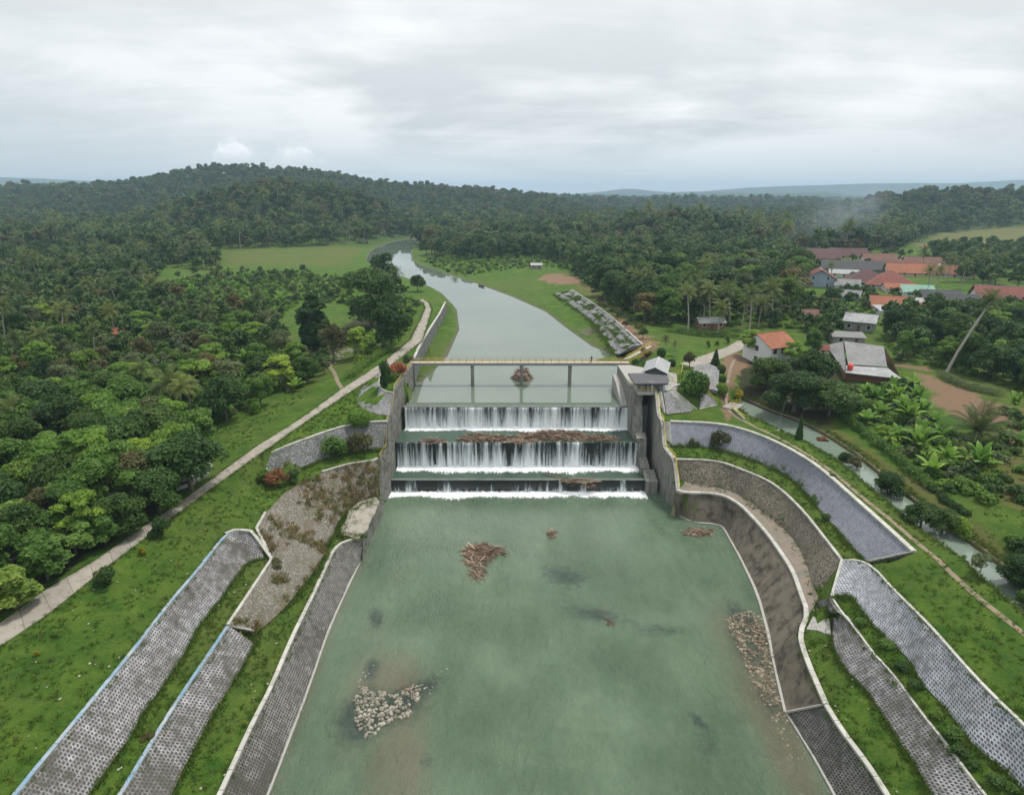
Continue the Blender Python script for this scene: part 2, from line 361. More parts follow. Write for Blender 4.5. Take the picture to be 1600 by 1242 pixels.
RA_top = Ln([(1318,876,10.0),(1340,875,10.6),(1364,886,11.2),(1396,922,12.3),(1430,955,12.9),(1460,986,13.0),(1512,1046,13.0),(1561,1097,13.0),(1600,1133,13.0)])
RA_top.append(Vector((RA_top[-1].x + 1, 18, 13.0)))
RA_bot = Ln([(1302,930,9.0),(1331,931,9.2),(1367,979,9.3),(1422,1030,9.4),(1440,1066,9.4),(1473,1100,9.4),(1504,1138,9.4),(1525,1167,9.4),(1574,1205,9.4),(1597,1231,9.4)])
RA_bot.append(Vector((RA_bot[-1].x + 1, 18, 9.4)))
GWR_top = Ln([(1024,613,18.8),(1027,650,15.2),(1033,658,14.6),(1036,699,10.2),(1051,717,9.6),(1055,746,6.6),(1057,766,5.0)])
GWR_bot = [Vector((p.x - .5, p.y - .3, -.15)) for p in GWR_top]; GWR_bot = [Vector((32.6, 150, -.15)), Vector((32.2, 140, -.15)), Vector((32.0, 129, -.15))] + R_toe[1:3]
# path (left), edges with heights
PZ = lambda y: 19.0 if y < 550 else 19.0 - (y - 550) / 160 * 4.4 if y < 710 else max(12.2, 14.6 - (y - 710) / 270 * 2.2)
pl_px = [(-60,1010),(0,975),(75,920),(144,880),(237,815),(284,784),(400,699),(470,655),(539,605),(601,565),(622,548),(642,531),(657,500),(665,482),(662,474),(655,470)]
pr_px = [(-60,1046),(0,1010),(75,960),(168,885),(260,815),(322,769),(400,713),(485,654),(560,604),(597,583),(640,548),(659,533),(668,505),(674,484),(670,474),(661,468)]
PT_l = [P(x, y, PZ(y)) for x, y in pl_px]; PT_r = [P(x, y, PZ(y)) for x, y in pr_px]
CAN_l = Ln([(1140,632),(1170,652),(1210,672),(1254,692),(1303,719),(1334,744),(1380,783),(1424,819),(1458,847),(1509,880),(1540,912),(1620,980)], 13.15)
CAN_r = Ln([(1160,625),(1200,643),(1240,657),(1259,665),(1303,690),(1337,713),(1375,744),(1424,783),(1496,837),(1535,865),(1561,886),(1650,955)], 13.15)
def off_line(pl, dvec, dz):
    out = []
    for i, p in enumerate(pl):
        t = pl[min(i+1, len(pl)-1)] - pl[max(i-1, 0)]; t.z = 0; t.normalize(); out.append(p + Vector((-t.y, t.x, 0)) * dvec + Vector((0, 0, dz)))
    return out
CAN_lt = off_line(CAN_l, -.9, 1.0); CAN_rt = off_line(CAN_r, .7, .9)
CAN_bed = [((a + b) / 2) + Vector((0, 0, -.8)) for a, b in zip(CAN_l, CAN_r)]
# upstream river edges at water level
RVL = Ln([(653,602),(678,580),(700,556),(718,515),(714,484),(700,468),(690,458),(672,448),(640,436),(610,428),(592,416),(572,408),(578,394),(594,384),(618,377),(640,373)], 13.2)
RVR = Ln([(972,572),(955,554),(924,541),(885,513),(852,487),(800,464),(743,443),(690,426),(655,414),(645,408),(641,396),(645,385),(655,376)], 13.2)
RVL_b = off_line(RVL, 1.6, .7); RVR_b = off_line(RVR, -2.0, .5)
RR_top = Ln([(893,453,17.0),(942,484,17.6),(975,513,17.9),(1004,539,18.2)]); RR_bot = Ln([(867,461,14.6),(919,495,14.8),(939,518,14.8),(962,553,14.9)])
GH = Ln([(1030,612,18.8),(1040,612,18.8),(1052,607,18.8),(1066,600,18.8)])     # edge of the gatehouse terrace
sh = lambda l, dx, z=None: [Vector((p.x + dx, p.y, p.z - .1 if z is None else z)) for p in l]
GWL_c = sh(GWL_top, -.65); GWL_d = [Vector((p.x - .3, p.y, -1.5 if p.y < 150 else (11.5 if p.y < 165 else p.z - 4.6))) for p in GWL_top]
GWL_bed = [Vector((-23.6, 97, -2)), Vector((-24.4, 110, -2)), Vector((-24.6, 125, -2)), Vector((-24.2, 138, -2)), Vector((-24, 143, 11)), Vector((-24, 160, 11.5))]
GWL_str = Ln([(662,566,13.3),(676,535,13.9),(690,508,14.1),(700,488,14.3),(706,474,14.5)])
GWR_c = sh([Vector((GWR_top[0].x, 156, 18.8))] + GWR_top, .65); GWR_d = sh([Vector((GWR_top[0].x, 156, 18.8))] + GWR_top[:-1], .3, -1.5)
GWR_bed = [Vector((p.x - 1.3, p.y, -2)) for p in [Vector((GWR_top[0].x, 156, 0))] + GWR_top[:-1]]
def cl_left(l):
    xs_ = [p.y for p in GWL_c][:9]; w_ = [p.x for p in GWL_c][:9]
    return [Vector((min(p.x, float(np.interp(p.y, xs_, w_)) - .15), p.y, p.z)) if 96 < p.y < 162 and p.x > -34 else p for p in l]
def cl_right(l):
    q_ = sorted((p.y, p.x) for p in GWR_c); return [Vector((max(p.x, float(np.interp(p.y, [a for a, b in q_], [b for a, b in q_])) + .15), p.y, p.z)) if p.y > 114 and p.x < 40 else p for p in l]
BL = [A_top, A_bot, B_top + cl_left(D_top), B_bot + cl_left(D_bot), cl_left(C_top), C_bot, C_bed, GWL_c, GWL_d, GWL_bed, GWL_str, cl_left(E_top), cl_left(E_bot), cl_left(F_top), cl_left(F_bot), R_toe[2:], R_bed, cl_right(R_top), cl_right(HC_bot) + RB_bot, cl_right(HC_top) + RB_top,
      cl_right(GP_top), cl_right(GP_bot), RA_top, RA_bot, GWR_c, GWR_d, GWR_bed, PT_l, PT_r, CAN_lt, CAN_l, CAN_r, CAN_rt, CAN_bed, RVL, RVL_b, RVR, RVR_b, RR_top, RR_bot]
SLABS = [(A_top, A_bot, .8), (B_top, B_bot[:-1], .8), (C_top, C_bot, .8), ([B_top[-1]] + D_top, [B_bot[-1]] + D_bot, 1.0), (E_top, E_bot, .8), (F_top, F_bot, .9), (R_top[:14], R_toe[2:12], 1.1), (R_top[13:], R_toe[11:], .8),
         (HC_top, HC_bot[:-1], .8), (GP_top, GP_bot, .8), (RA_top, RA_bot, .8), (RB_top, RB_bot, .8), (RR_top, RR_bot, 1.2)]
CTRL = Ln([(-100,800,13),(0,880,12.6),(100,760,13),(100,600,14.2),(-100,500,15),(250,700,13.6),(300,640,14.2),(350,720,13.8),(400,640,14.8),(450,600,15.5),(500,620,15.8),(500,560,16.2),(560,560,17.2),(600,520,17.6),(620,480,17.2),
           (540,480,16.5),(560,440,15.6),(300,450,15),(0,450,15.5),(400,470,15),(450,410,14.6),(350,410,14.8),(560,395,14.4),(300,850,12.2),(200,960,12),(100,1060,11.8),(0,1150,11.8),(350,780,12.8),(450,720,13.2),
           (560,640,15.6),(440,690,14.2),(520,650,15.2),(604,630,15.6),(682,500,17.4),(670,540,18.8),(630,590,18.9),(612,600,18.8),
           (490,745,10.6),(440,760,10.6),(560,715,10.4),(400,790,10.8),(400,760,11.2),
           (1030,560,19),(1060,575,18.8),(1085,560,18.4),(1100,600,17.8),(1060,625,17.2),(1090,640,15),(1045,650,14.8),(1110,645,14.5),(1040,640,15.2),(1140,600,17),(1130,570,17.6),(1160,555,17.4),(1020,540,18.8),
           (1080,530,17.6),(1100,500,17.4),(1040,510,17.8),(960,470,17.2),(900,420,16.6),(860,430,16),(800,430,15.2),(820,400,15.4),(1200,560,16.6),(1300,600,15.4),(1200,620,15.6),(1250,640,14.8),(1400,560,16),(1500,600,16),
           (1600,600,16.2),(1400,650,15.2),(1500,700,15.2),(1600,750,15.2),(1450,740,14.8),(1600,860,14.7),(1700,760,15.2),(1300,440,17),(1450,420,17.4),(1600,450,17.5),(1700,500,17),(1500,500,17),(1420,880,13.9),(1500,960,13.8),(1600,1050,13.6),(1560,1000,13.8),(1150,660,14.4)])
CTRL += [Vector(p) for p in ((-75,18,12),(-120,20,12),(-60,18,11),(75,18,13.5),(110,18,14),(-180,90,14),(190,90,15.5),(-230,180,15),(240,180,16.5),(10,40,-2),(-10,60,-2),(20,60,-2),(0,80,-2.2),(20,100,-2.2),(-10,100,-2.2),(0,118,-2.2),
        (-24,121,-2),(28,121,-2),(-24,136,-1),(30,136,-1),(-23.5,150,11),(28,150,11),(0,150,11),(0,170,11.5),(-16,190,12),(20,185,12),(10,215,12),(-10,250,12),(10,270,12),(30,220,12.3),(-30,330,12.3),(-60,380,12),
        (-14000,-300,15),(14000,-300,15),(-14000,14000,15),(14000,14000,15),(0,14000,15),(-600,-300,14),(600,-300,14),(-300,18,14),(300,18,15),(0,-300,-2),(-42,-300,-2),(40,-300,-2),(-120,-300,12),(120,-300,13),
        (-500,500,15),(500,500,17),(-300,320,15),(350,320,17),(150,420,17),(0,520,15.5),(-700,900,15),(700,900,17),(0,900,15),(-2000,2000,15),(2000,2000,16),(0,2000,15),(-330,640,15),(100,650,15.5),(-95,720,14.4),(-85,780,14.4),(-130,560,14.2),(-20,430,15.2))]
def tin(lines, extra):
    vs = []; es = []; zs = []
    for l in lines:
        b = len(vs)
        for p in l: vs.append(Vector((p.x, p.y))); zs.append(p.z)
        es += [(b + i, b + i + 1) for i in range(len(l) - 1)]
    for p in extra: vs.append(Vector((p[0], p[1]))); zs.append(p[2])
    v, e, f, ov, oe, of = delaunay_2d_cdt(vs, es, [], 0, 1e-4)
    z = [None if not o else max(zs[k] for k in o) for o in ov]
    nb = {}
    for a, b in e: nb.setdefault(a, []).append(b); nb.setdefault(b, []).append(a)
    for i, q in enumerate(z):
        if q is None:
            s = [z[k] for k in nb[i] if z[k] is not None]; z[i] = sum(s) / max(1, len(s))
    return [(p.x, p.y, z[i]) for i, p in enumerate(v)], [tuple(t) for t in f]
cv, cf = tin(BL, CTRL)
CB = BVHTree.FromPolygons(cv, cf)
def coarse(x, y):
    h = CB.ray_cast(Vector((x, y, 500)), Vector((0, 0, -1)))[0]; return h.z if h else 15.0
def ridge(Y0, s, pts, dz):
    q = [PYd(x, y, Y0) for x, y in pts]; return (Y0, s, np.array([p.x for p in q]), np.array([p.z - dz for p in q]))
RIDGES = [
 ridge(1400, 250, [(-500,330),(-300,303),(0,295),(100,293),(200,286),(270,275),(330,263),(390,262),(450,266),(520,270),(560,279),(620,290),(680,292),(760,298),(820,304),(870,310),(930,350)], 11),
 ridge(800, 105, [(60,400),(120,375),(180,352),(250,333),(330,303),(400,288),(440,285),(500,291),(560,305),(600,322),(628,350),(645,400)], 11),
 ridge(1000, 160, [(1120,380),(1180,354),(1260,342),(1340,328),(1380,314),(1440,299),(1480,298),(1540,302),(1600,299),(1700,301),(1900,330),(2100,370)], 11),
 ridge(2700, 320, [(700,340),(820,311),(880,306),(950,311),(1040,314),(1100,313),(1200,310),(1260,315),(1330,313),(1400,318),(1500,340)], 10),
 ridge(640, 75, [(900,362),(960,346),(1000,338),(1060,332),(1120,337),(1180,352),(1240,372)], 13),
 ridge(1850, 180, [(760,330),(820,314),(900,309),(980,315),(1060,309),(1140,314),(1220,310),(1300,320),(1360,335)], 13),
 ridge(4600, 400, [(880,325),(940,312),(1060,303),(1120,300),(1200,303),(1290,299),(1340,306),(1420,312),(1560,330)], 0),
 ridge(6500, 650, [(-900,285),(-400,277),(0,277),(60,279),(130,282),(190,281),(300,286),(500,302),(700,312),(860,306),(940,300),(980,294),(1040,301),(1100,299),(1180,293),(1260,290),(1330,288),(1400,286),(1500,287),(1600,281),(1900,284),(2400,286)], 0)]
def hills(x, y):
    h = 0.0; 
    for Y0, s, X, Z in RIDGES:
        dy = (y - Y0) / s
        if abs(dy) < 3.2:
            zz = float(np.interp(x, X, Z, left=0, right=0)); v = (zz - 15) * math.exp(-dy * dy)
            if v > 0: v *= 1 + .12 * noise.noise(Vector((x / (s * .5), y / (s * .5), Y0))) * min(1, abs(dy) * 3)
            h = max(h, v)
    return h
def gz(x, y):
    z = coarse(x, y); r = math.hypot(x, y)
    if r > 350: z += hills(x, y)
    if abs(x) > 62 or y > 190: z += noise.noise(Vector((x * .05, y * .05, 0))) * .35 * min(1, max(0, (z - 13.6) / 1.2))
    elif z > .5: z += noise.noise(Vector((x * .35, y * .35, 3))) * .07
    return z
rg = random.Random(5)
pts = []
def grid(x0, x1, y0, y1, s, skip=None):
    y = y0
    while y < y1:
        x = x0
        while x < x1:
            px, py = x + rg.uniform(-.35, .35) * s, y + rg.uniform(-.35, .35) * s
            if not (skip and skip[0] < px < skip[1] and skip[2] < py < skip[3]): pts.append((px, py, gz(px, py)))
            x += s
        y += s
SP = [np.array([(p.x, p.y) for p in a + b[::-1]]) for a, b, _ in SLABS]
grid(-66, 66, 20, 185, 1.7)
pa = np.array(pts); ins = np.zeros(len(pa), bool)
for q in SP: ins |= inpoly(pa[:, 0], pa[:, 1], q)
pts = [p for p, k in zip(pts, ins) if not k]
for a, b, dz in SLABS:
    n = max(3, int(plen(a) / 1.2)); A_, B_ = resample(a, n), resample(b, n)
    for i in range(n):
        for k in (.2, .5, .8):
            q = A_[i].lerp(B_[i], k)
            if q.y > 96 and abs(cl_right(cl_left([q]))[0].x - q.x) > 0: continue
            if (q.y > 112 and abs(q.x - 33) < 1.6) or (q.y > 97 and abs(q.x + 26.5) < 1.2): continue
            pts.append((q.x, q.y, q.z - dz))
grid(-200, 210, 20, 360, 4.5, (-67, 67, 19, 186))
grid(-560, 560, 20, 1200, 17, (-203, 213, 10, 363))
grid(-1900, 1900, 100, 2200, 42, (-565, 565, 0, 1205))
grid(-9500, 9500, 2200, 9000, 190)
fine = []
for l in BL:
    q = [l[0]]
    for a, b in zip(l, l[1:]):
        n = max(1, int((b - a).length / 1.6)) if a.y < 400 else 1
        q += [a.lerp(b, (i + 1) / n) for i in range(n)]
    fine.append(q)
gv, gf = tin(fine, pts + [tuple(p) for p in CTRL])
GB = BVHTree.FromPolygons(gv, gf)
def gnd(x, y):
    h = GB.ray_cast(Vector((x, y, 900)), Vector((0, 0, -1)))[0]; return h.z if h else 15.0
def G(px, py):
    """the point of the ground that this sight line meets"""
    d = Vector(ray(px, py)).normalized(); h = GB.ray_cast(Vector((0, 0, H)), d)[0]
    return h if h else P(px, max(py, 320), 15)
def zoneG(pts): return [tuple(G(x, y))[:2] for x, y in pts]
def zone(pts, Z=15.0): return [tuple(P(x, y, Z))[:2] for x, y in pts]
XY = np.array(gv)[:, :2]; X_, Y_ = XY[:, 0], XY[:, 1]
def inz(*zs):
    r = np.zeros(len(XY), bool)
    for q in zs: r |= inpoly(X_, Y_, q)
    return r
# bare soil
Z_soil = [zone([(1405,568),(1430,592),(1490,640),(1550,672),(1610,715),(1680,750),(1680,690),(1600,640),(1540,622),(1480,600),(1440,575)],16), zone([(838,432),(880,420),(905,428),(905,446),(870,447)],16),
          zone([(1010,520),(1030,545),(1010,556),(985,530),(950,495),(960,492)],18), zone([(1440,380),(1600,378),(1600,388),(1450,390)],17), zone([(1370,396),(1460,404),(1450,412),(1370,402)],17)]
Z_dry = [zone([(1170,630),(1215,640),(1260,655),(1310,685),(1380,738),(1470,800),(1560,870),(1640,930),(1660,905),(1560,838),(1470,775),(1400,725),(1330,675),(1270,640),(1200,618)],14.5),
         zone([(1550,680),(1700,720),(1700,850),(1600,800),(1540,740)],15), 
         zoneG([(1440,372),(1480,362),(1600,352),(1700,352),(1700,374),(1600,378),(1500,384)]), zone([(900,420),(1000,520),(1030,540),(1000,545),(930,470),(890,440)],17.5)]
Z_trod = [zone([(1123,560),(1160,553),(1175,570),(1150,585),(1145,620),(1150,640),(1128,640),(1132,590)],17)]
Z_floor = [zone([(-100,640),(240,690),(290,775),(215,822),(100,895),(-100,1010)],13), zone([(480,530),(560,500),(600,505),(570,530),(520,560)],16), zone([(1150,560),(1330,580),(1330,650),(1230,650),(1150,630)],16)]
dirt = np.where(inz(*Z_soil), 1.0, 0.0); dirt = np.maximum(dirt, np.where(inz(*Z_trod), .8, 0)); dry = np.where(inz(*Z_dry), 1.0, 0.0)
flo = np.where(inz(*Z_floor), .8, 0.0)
zz_ = np.array(gv)[:, 2]
bed = np.where(zz_ < 0.35, 1.0, 0.0); bed = np.maximum(bed, np.where((Y_ > 139) & (Y_ < 800) & (np.abs(X_ + 20) < 160) & (zz_ < 13.4) & ~((X_ > 33) & (Y_ < 175)), 1.0, 0))
def mesh_attr(me, name, arr):
    a = me.attributes.new(name, 'FLOAT', 'POINT'); a.data.foreach_set('value', np.asarray(arr, np.float32))
gme = bpy.data.meshes.new('ground'); gme.from_pydata(gv, [], gf); gme.polygons.foreach_set('use_smooth', [True] * len(gme.polygons))
for n_, a_ in (('dirt', dirt), ('dry', np.maximum(dry, .5 * inpoly(X_, Y_, zone([(345,390),(470,386),(575,382),(560,418),(440,416),(345,416)], 15)))), ('floor', flo), ('bed', bed), ('far', np.clip((Y_ - 560) / 260, 0, 1) * (1 - dry))): mesh_attr(gme, n_, a_)
m, t, b = mat('grassland'); p = pos(t)
at = lambda n: t.new('ShaderNodeAttribute', attribute_name=n).outputs['Fac']
nb = t.noise(p, .035, 6, .62); nm = t.noise(p, .30, 6, .68, .4); nf = t.noise(p, 3.2, 6, .75); nf2 = t.noise(t.scale(p, (1, 1, .3)), 11, 3, .7)
g1 = t.mix(t.ramp(nm, .36, .66), (.036, .098, .010), (.108, .172, .022)); g1 = t.mix(t.math('MULTIPLY', t.ramp(nb, .48, .62), .65), g1, (.105, .128, .030))
g1 = t.mix(t.ramp(nf, .42, .72, 0, .6), g1, (.012, .036, .006)); g1 = t.mix(t.math('MULTIPLY', t.ramp(nf2, .58, .75), .5), g1, (.10, .15, .035))
mask = lambda a, lo=.3, hi=.7: t.ramp(t.math('ADD', at(a), t.math('MULTIPLY', t.math('SUBTRACT', nm, .5), .9)), lo, hi)
g1 = t.mix(t.math('MULTIPLY', mask('dry'), .75), g1, t.mix(nm, (.16, .125, .05), (.09, .10, .028)))
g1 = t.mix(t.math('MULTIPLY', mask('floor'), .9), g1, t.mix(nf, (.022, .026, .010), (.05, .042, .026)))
g1 = t.mix(mask('dirt'), g1, t.mix(nf, (.26, .17, .105), (.14, .095, .06)))
spots = t.ramp(t.noise(p, .8, 4, .7), .66, .72); g1 = t.mix(t.math('MULTIPLY', spots, .55), g1, (.15, .125, .06))
g1 = t.mix(at('far'), g1, t.mix(nm, (.016, .036, .012), (.030, .058, .018)))
g1 = t.mix(at('bed'), g1, t.mix(nf, (.16, .14, .105), (.075, .07, .055)))
finish(t, b, g1, .95, t.math('ADD', nf, t.math('MULTIPLY', nf2, .6)), 1.0, .22, .15); M['ground'] = m
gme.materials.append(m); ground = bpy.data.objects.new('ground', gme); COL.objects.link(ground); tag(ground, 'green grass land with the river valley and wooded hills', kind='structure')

# ------------------------------------------------------------------ water
def m_water(name, deep, shal, rip=1.0, sc=.5, rough=.06, flow=None, spec=.5):
    m, t, b = mat(name); p = pos(t)
    n0 = t.noise(p, .045, 5, .6, .8); n3 = t.noise(t.scale(p, (1, .35, 1)), .16, 6, .65, .5)
    col = t.mix(t.ramp(t.math('ADD', t.math('MULTIPLY', n0, .6), t.math('MULTIPLY', n3, .4)), .38, .62), deep, shal)
    if flow:
        a = t.new('ShaderNodeAttribute', attribute_name='silt').outputs['Fac']
        st = t.noise(t.scale(p, (1, .14, 1)), 1.1, 5, .65)
        a2 = t.ramp(t.math('ADD', a, t.math('MULTIPLY', t.math('SUBTRACT', st, .5), t.math('MULTIPLY', a, 1.2))), .05, 1.0)
        col = t.mix(t.math('MULTIPLY', a2, .85), col, flow)
        a3 = t.new('ShaderNodeAttribute', attribute_name='weed').outputs['Fac']; wn = t.noise(p, .9, 6, .7)
        col = t.mix(t.math('MULTIPLY', t.ramp(t.math('ADD', a3, t.math('MULTIPLY', t.math('SUBTRACT', wn, .5), 1.3)), .35, 1.0), t.math('MULTIPLY', t.math('GREATER_THAN', a3, .02), .85)), col, (.026, .046, .038))
    r1 = t.noise(t.scale(p, (1, .55, 1)), sc, 6, .62, .7); r2 = t.noise(p, sc * 4.2, 4, .6, .3)
    calm = t.ramp(t.noise(p, .06, 3), .35, .65, .35, 1.0)
    hgt = t.math('MULTIPLY', t.math('ADD', r1, t.math('MULTIPLY', r2, .45)), calm)
    if flow:
        fr_ = t.new('ShaderNodeAttribute', attribute_name='froth_glint').outputs['Fac']; fl = t.noise(t.scale(p, (1.4, .6, 1)), 2.2, 8, .75, 1.2)
        col = t.mix(t.math('MULTIPLY', t.ramp(t.math('ADD', fl, t.math('MULTIPLY', t.math('SUBTRACT', fr_, .5), .30)), .60, .72), t.math('ADD', t.math('MULTIPLY', fr_, .6), .10)), col, (.42, .50, .46))  # pale flecks: foam by the falls, ripple glints painted as colour elsewhere
        ripple_shade = t.noise(t.scale(p, (1, .4, 1)), 1.3, 7, .7, 1.5); col = t.mix(t.ramp(ripple_shade, .42, .66, 0, .22), col, tuple(c * .55 for c in deep))  # stretched darker streaks paint the ripples' light and shade into the water colour
    finish(t, b, col, rough, hgt, rip, .35 if not flow else .9); b.inputs['IOR'].default_value = 1.33; b.inputs['Specular IOR Level'].default_value = spec; return m
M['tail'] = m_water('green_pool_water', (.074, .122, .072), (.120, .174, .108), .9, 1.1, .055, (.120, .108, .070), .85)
M['up'] = m_water('calm_river_water', (.105, .140, .105), (.135, .165, .13), .012, .3, .008, None, .9)
M['step'] = m_water('step_water', (.040, .075, .050), (.065, .105, .072), .7, 1.2, .10)
M['canal'] = m_water('canal_water', (.14, .19, .15), (.18, .22, .18), .02, .6, .03, None, .9)
# tail pool: a fine grid so that silt clouds and weed beds can be stored per vertex
m = MB(); nx, ny = 150, 180; xs = np.linspace(-34, 48, nx); ys = np.linspace(-30, 123.9, ny)
for y in ys:
    for x in xs: m.v.append((x, y, 0.0)); m.uv.append((x, y))
for j in range(ny - 1):
    for i in range(nx - 1): m.f.append((j*nx+i, j*nx+i+1, (j+1)*nx+i+1, (j+1)*nx+i)); m.a.append(.5)
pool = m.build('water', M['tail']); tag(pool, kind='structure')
C3_ = 123.7
gx, gy = np.meshgrid(xs, ys); gx = gx.ravel(); gy = gy.ravel()
def blob(px, py, rx, ry, k=1.0, rot=0.0):
    c = P(px, py, 0); dx, dy = gx - c.x, gy - c.y; u = dx*math.cos(rot) + dy*math.sin(rot); v = -dx*math.sin(rot) + dy*math.cos(rot)
    return k * np.exp(-((u/rx)**2 + (v/ry)**2))
silt = 1.25*(blob(600,1060,4.5,5,.75) + blob(625,1170,2.6,11,.6,.05) + blob(650,1235,2.0,9,.4,.1) + blob(585,1215,1.5,9,.3) + blob(560,1120,2.5,7,.4) + blob(1180,1010,4.0,8,.95,.25) + blob(1205,1100,3.4,6,.9,.2) + blob(1240,1200,2.5,7,.8) + blob(585,985,2.5,3,.3))
edge = np.interp(gy, [p.y for p in C_bot], [p.x for p in C_bot]); silt += .55 * np.exp(-((gx - edge) / 1.2) ** 2) * (gy < 100)
weed = 1.3*(blob(587,965,1.2,2.8,1.,.3) + blob(880,900,5,3.2,.75,-.5) + blob(930,960,6,2.5,.7,-.2) + blob(1035,985,5,1.8,.6) + blob(660,1075,3.6,1.5,.9,.7) + blob(580,1045,1.2,2.5,.9) + blob(1165,970,2,6,.8,.2) + blob(1090,1125,.7,1.6,.9,.5) + blob(1105,1165,2,3,.5) + blob(560,1130,2.6,4,.7) + blob(665,1190,1,1.4,.6) + blob(865,1080,3,1.4,.35) + blob(600,1108,5.5,3.6,.7) + blob(1172,1020,2.6,7,.6,.2) + blob(1205,1105,1.6,4,.5,.2))
mesh_attr(pool.data, 'froth_glint', np.clip(np.exp(-(C3_ - gy) / 9.0) + .35 * blob(880,900,8,10,1.0), 0, 1))
mesh_attr(pool.data, 'silt', np.clip(silt, 0, 1)); mesh_attr(pool.data, 'weed', np.clip(weed, 0, 1))
def sheet(name, pts, mt, kind='structure'):
    m = MB(); m.add([tuple(p) for p in pts], [tuple(range(len(pts)))]); o = m.build(name, mt); tag(o, kind=kind); return o
C1, C2, C3 = 140.7, 131.1, 123.7
def stepwater(name, x0, x1, y0, y1, z):
    m = MB(); n = 24
    for j in range(5):
        for i in range(n + 1): m.v.append((x0 + (x1-x0)*i/n, y0 + (y1-y0)*j/4, z)); m.uv.append((i, j))
    for j in range(4):
        for i in range(n): m.f.append((j*(n+1)+i, j*(n+1)+i+1, (j+1)*(n+1)+i+1, (j+1)*(n+1)+i)); m.a.append(.5)
    tag(m.build(name, M['step']), kind='structure')
stepwater('water_step', -26.2, 28.6, C3 + .05, C2 - .1, 2.62)
stepwater('water_step', -25.6, 28.6, C2 + .05, C1 - .1, 8.22)
upw = [(-25.0, C1 + .1), (28.2, C1 + .1), (28.4, 150), (30.0, 165)] + [(p.x + 4, p.y) for p in RVR] + [(-60, 760), (-130, 720)] + [(p.x - 4, p.y) for p in RVL[::-1]][:-1] + [(-27.0, 172), (-25.0, 160)]
v, e, f, *_ = delaunay_2d_cdt([Vector(p) for p in upw], [], [list(range(len(upw)))], 1, 1e-4)
m = MB(); m.add([(p.x, p.y, 13.22) for p in v], [tuple(q) for q in f]); tag(m.build('river_water', M['up']), kind='structure')
m = MB(); a_ = off_line(CAN_l, -.5, .02); b_ = off_line(CAN_r, .5, .02); n = len(a_)
m.add(a_ + b_, [(i, i+1, n+i+1, n+i) for i in range(n-1)]); tag(m.build('canal_water', M['canal']), kind='structure')
# path
def ribbon(name, A, B, mt, th=.1, kind='structure', label=None):
    n = int(max(plen(A), plen(B)) / 1.5); A = resample(A, n); B = resample(B, n); m = MB(); vs = []; uv = []; s = 0; K = 4
    for i in range(n):
        if i: s += (A[i] - A[i-1]).length
        for j in range(K + 1):
            p = A[i].lerp(B[i], j / K); vs.append((p.x, p.y, max(gnd(p.x, p.y), p.z - .1) + th)); uv.append((s, j))
    fs = [(i*(K+1)+j, (i+1)*(K+1)+j, (i+1)*(K+1)+j+1, i*(K+1)+j+1) for i in range(n-1) for j in range(K)]
    b = len(vs); 
    for i in range(n):
        for j in (0, K): q = vs[i*(K+1)+j]; vs.append((q[0], q[1], q[2] - .45)); uv.append((i, 0))
    for i in range(n-1):
        fs.append((i*(K+1), (i+1)*(K+1), b+2*i+2, b+2*i)); fs.append((i*(K+1)+K, (i+1)*(K+1)+K, b+2*i+3, b+2*i+1))
    m.add(vs, fs, uv); o = m.build(name, mt); tag(o, label, kind=kind); return o
ribbon('path', PT_l, PT_r, M['roadconc'], .12)
def lane(name, px, wd, mt, th=.05):
    c = [G(*q) for q in px]; c = smooth_line(c, 2); ribbon(name, off_line(c, wd/2, 0), off_line(c, -wd/2, 0), mt, th)
lane('road', [(1075,572),(1100,563),(1135,550),(1160,538),(1172,528)], 4.6, M['roadconc'], .07)
M['dirtpath'] = m_conc('trodden_earth', (.23, .18, .12), (.10, .10, .05), .7, .46, False)
lane('dirt_path', [(1148,562),(1140,580),(1136,605),(1134,628),(1140,645),(1165,660),(1200,676),(1250,702),(1300,736),(1350,780),(1392,812),(1432,848),(1468,876),(1514,922),(1561,960),(1610,1000)], .75, M['dirtpath'])
lane('dirt_path', [(534,607),(527,596),(524,585),(515,572),(505,560)], .9, M['dirtpath'])
# ------------------------------------------------------------------ walls and paved slopes
def revet(name, label, cat, top, bot, mt, cop=None, cw=.45, ch=.28, toe=None, out=.2, rough=.10, th=.5, extra=None, group=None, tw=.4):
    r = empty(name, tuple(top[len(top)//2])); inv = r.location.copy()
    def put(m, n, mm):
        o = m.build(n, mm, r); o.location = -inv; return o
    put(slab(top, bot, th, out, 1.2, 6, rough, len(bpy.data.objects)), 'paving', mt)
    if cop: m = MB(); sweep(m, smooth_line(top, 1), cw, ch, -.02); put(m, 'coping', M[cop])
    if toe: m = MB(); sweep(m, smooth_line(bot, 1), tw, .4, -.05); put(m, 'toe_kerb', M[toe])
    for n_, ln, wd, hh, mm in (extra or []): m = MB(); sweep(m, ln, wd, hh, .12); put(m, n_, M[mm])
    tag(r, label, cat, group); return r
sm = smooth_line
revet('stone_revetment', 'long pale lattice-paved slope with blue kerb, outermost of the left bank beside the lawn', 'revetment', A_top, A_bot, M['lat_left'], 'bluekerb', .42, .22,
      extra=[('end_kerb', [A_top[-3], A_top[-2], A_top[-1], D_top[1]], .45, .25, 'coping')])
revet('stone_revetment', 'middle lattice-paved slope with bright blue kerb between two grass strips on the left bank', 'revetment', B_top, B_bot[:-1], M['lat_left'], 'bluekerb', .40, .22,
      extra=[('end_kerb', [B_top[-1], B_bot[-1]], .32, .22, 'coping')])
revet('stone_revetment', 'dark weathered lattice slope at the left water edge with white chipped kerb', 'revetment', C_top, C_bot[:-1] + [P(562,880,-.15)], M['lat_dark'], 'coping', .5, .28, 'conc')
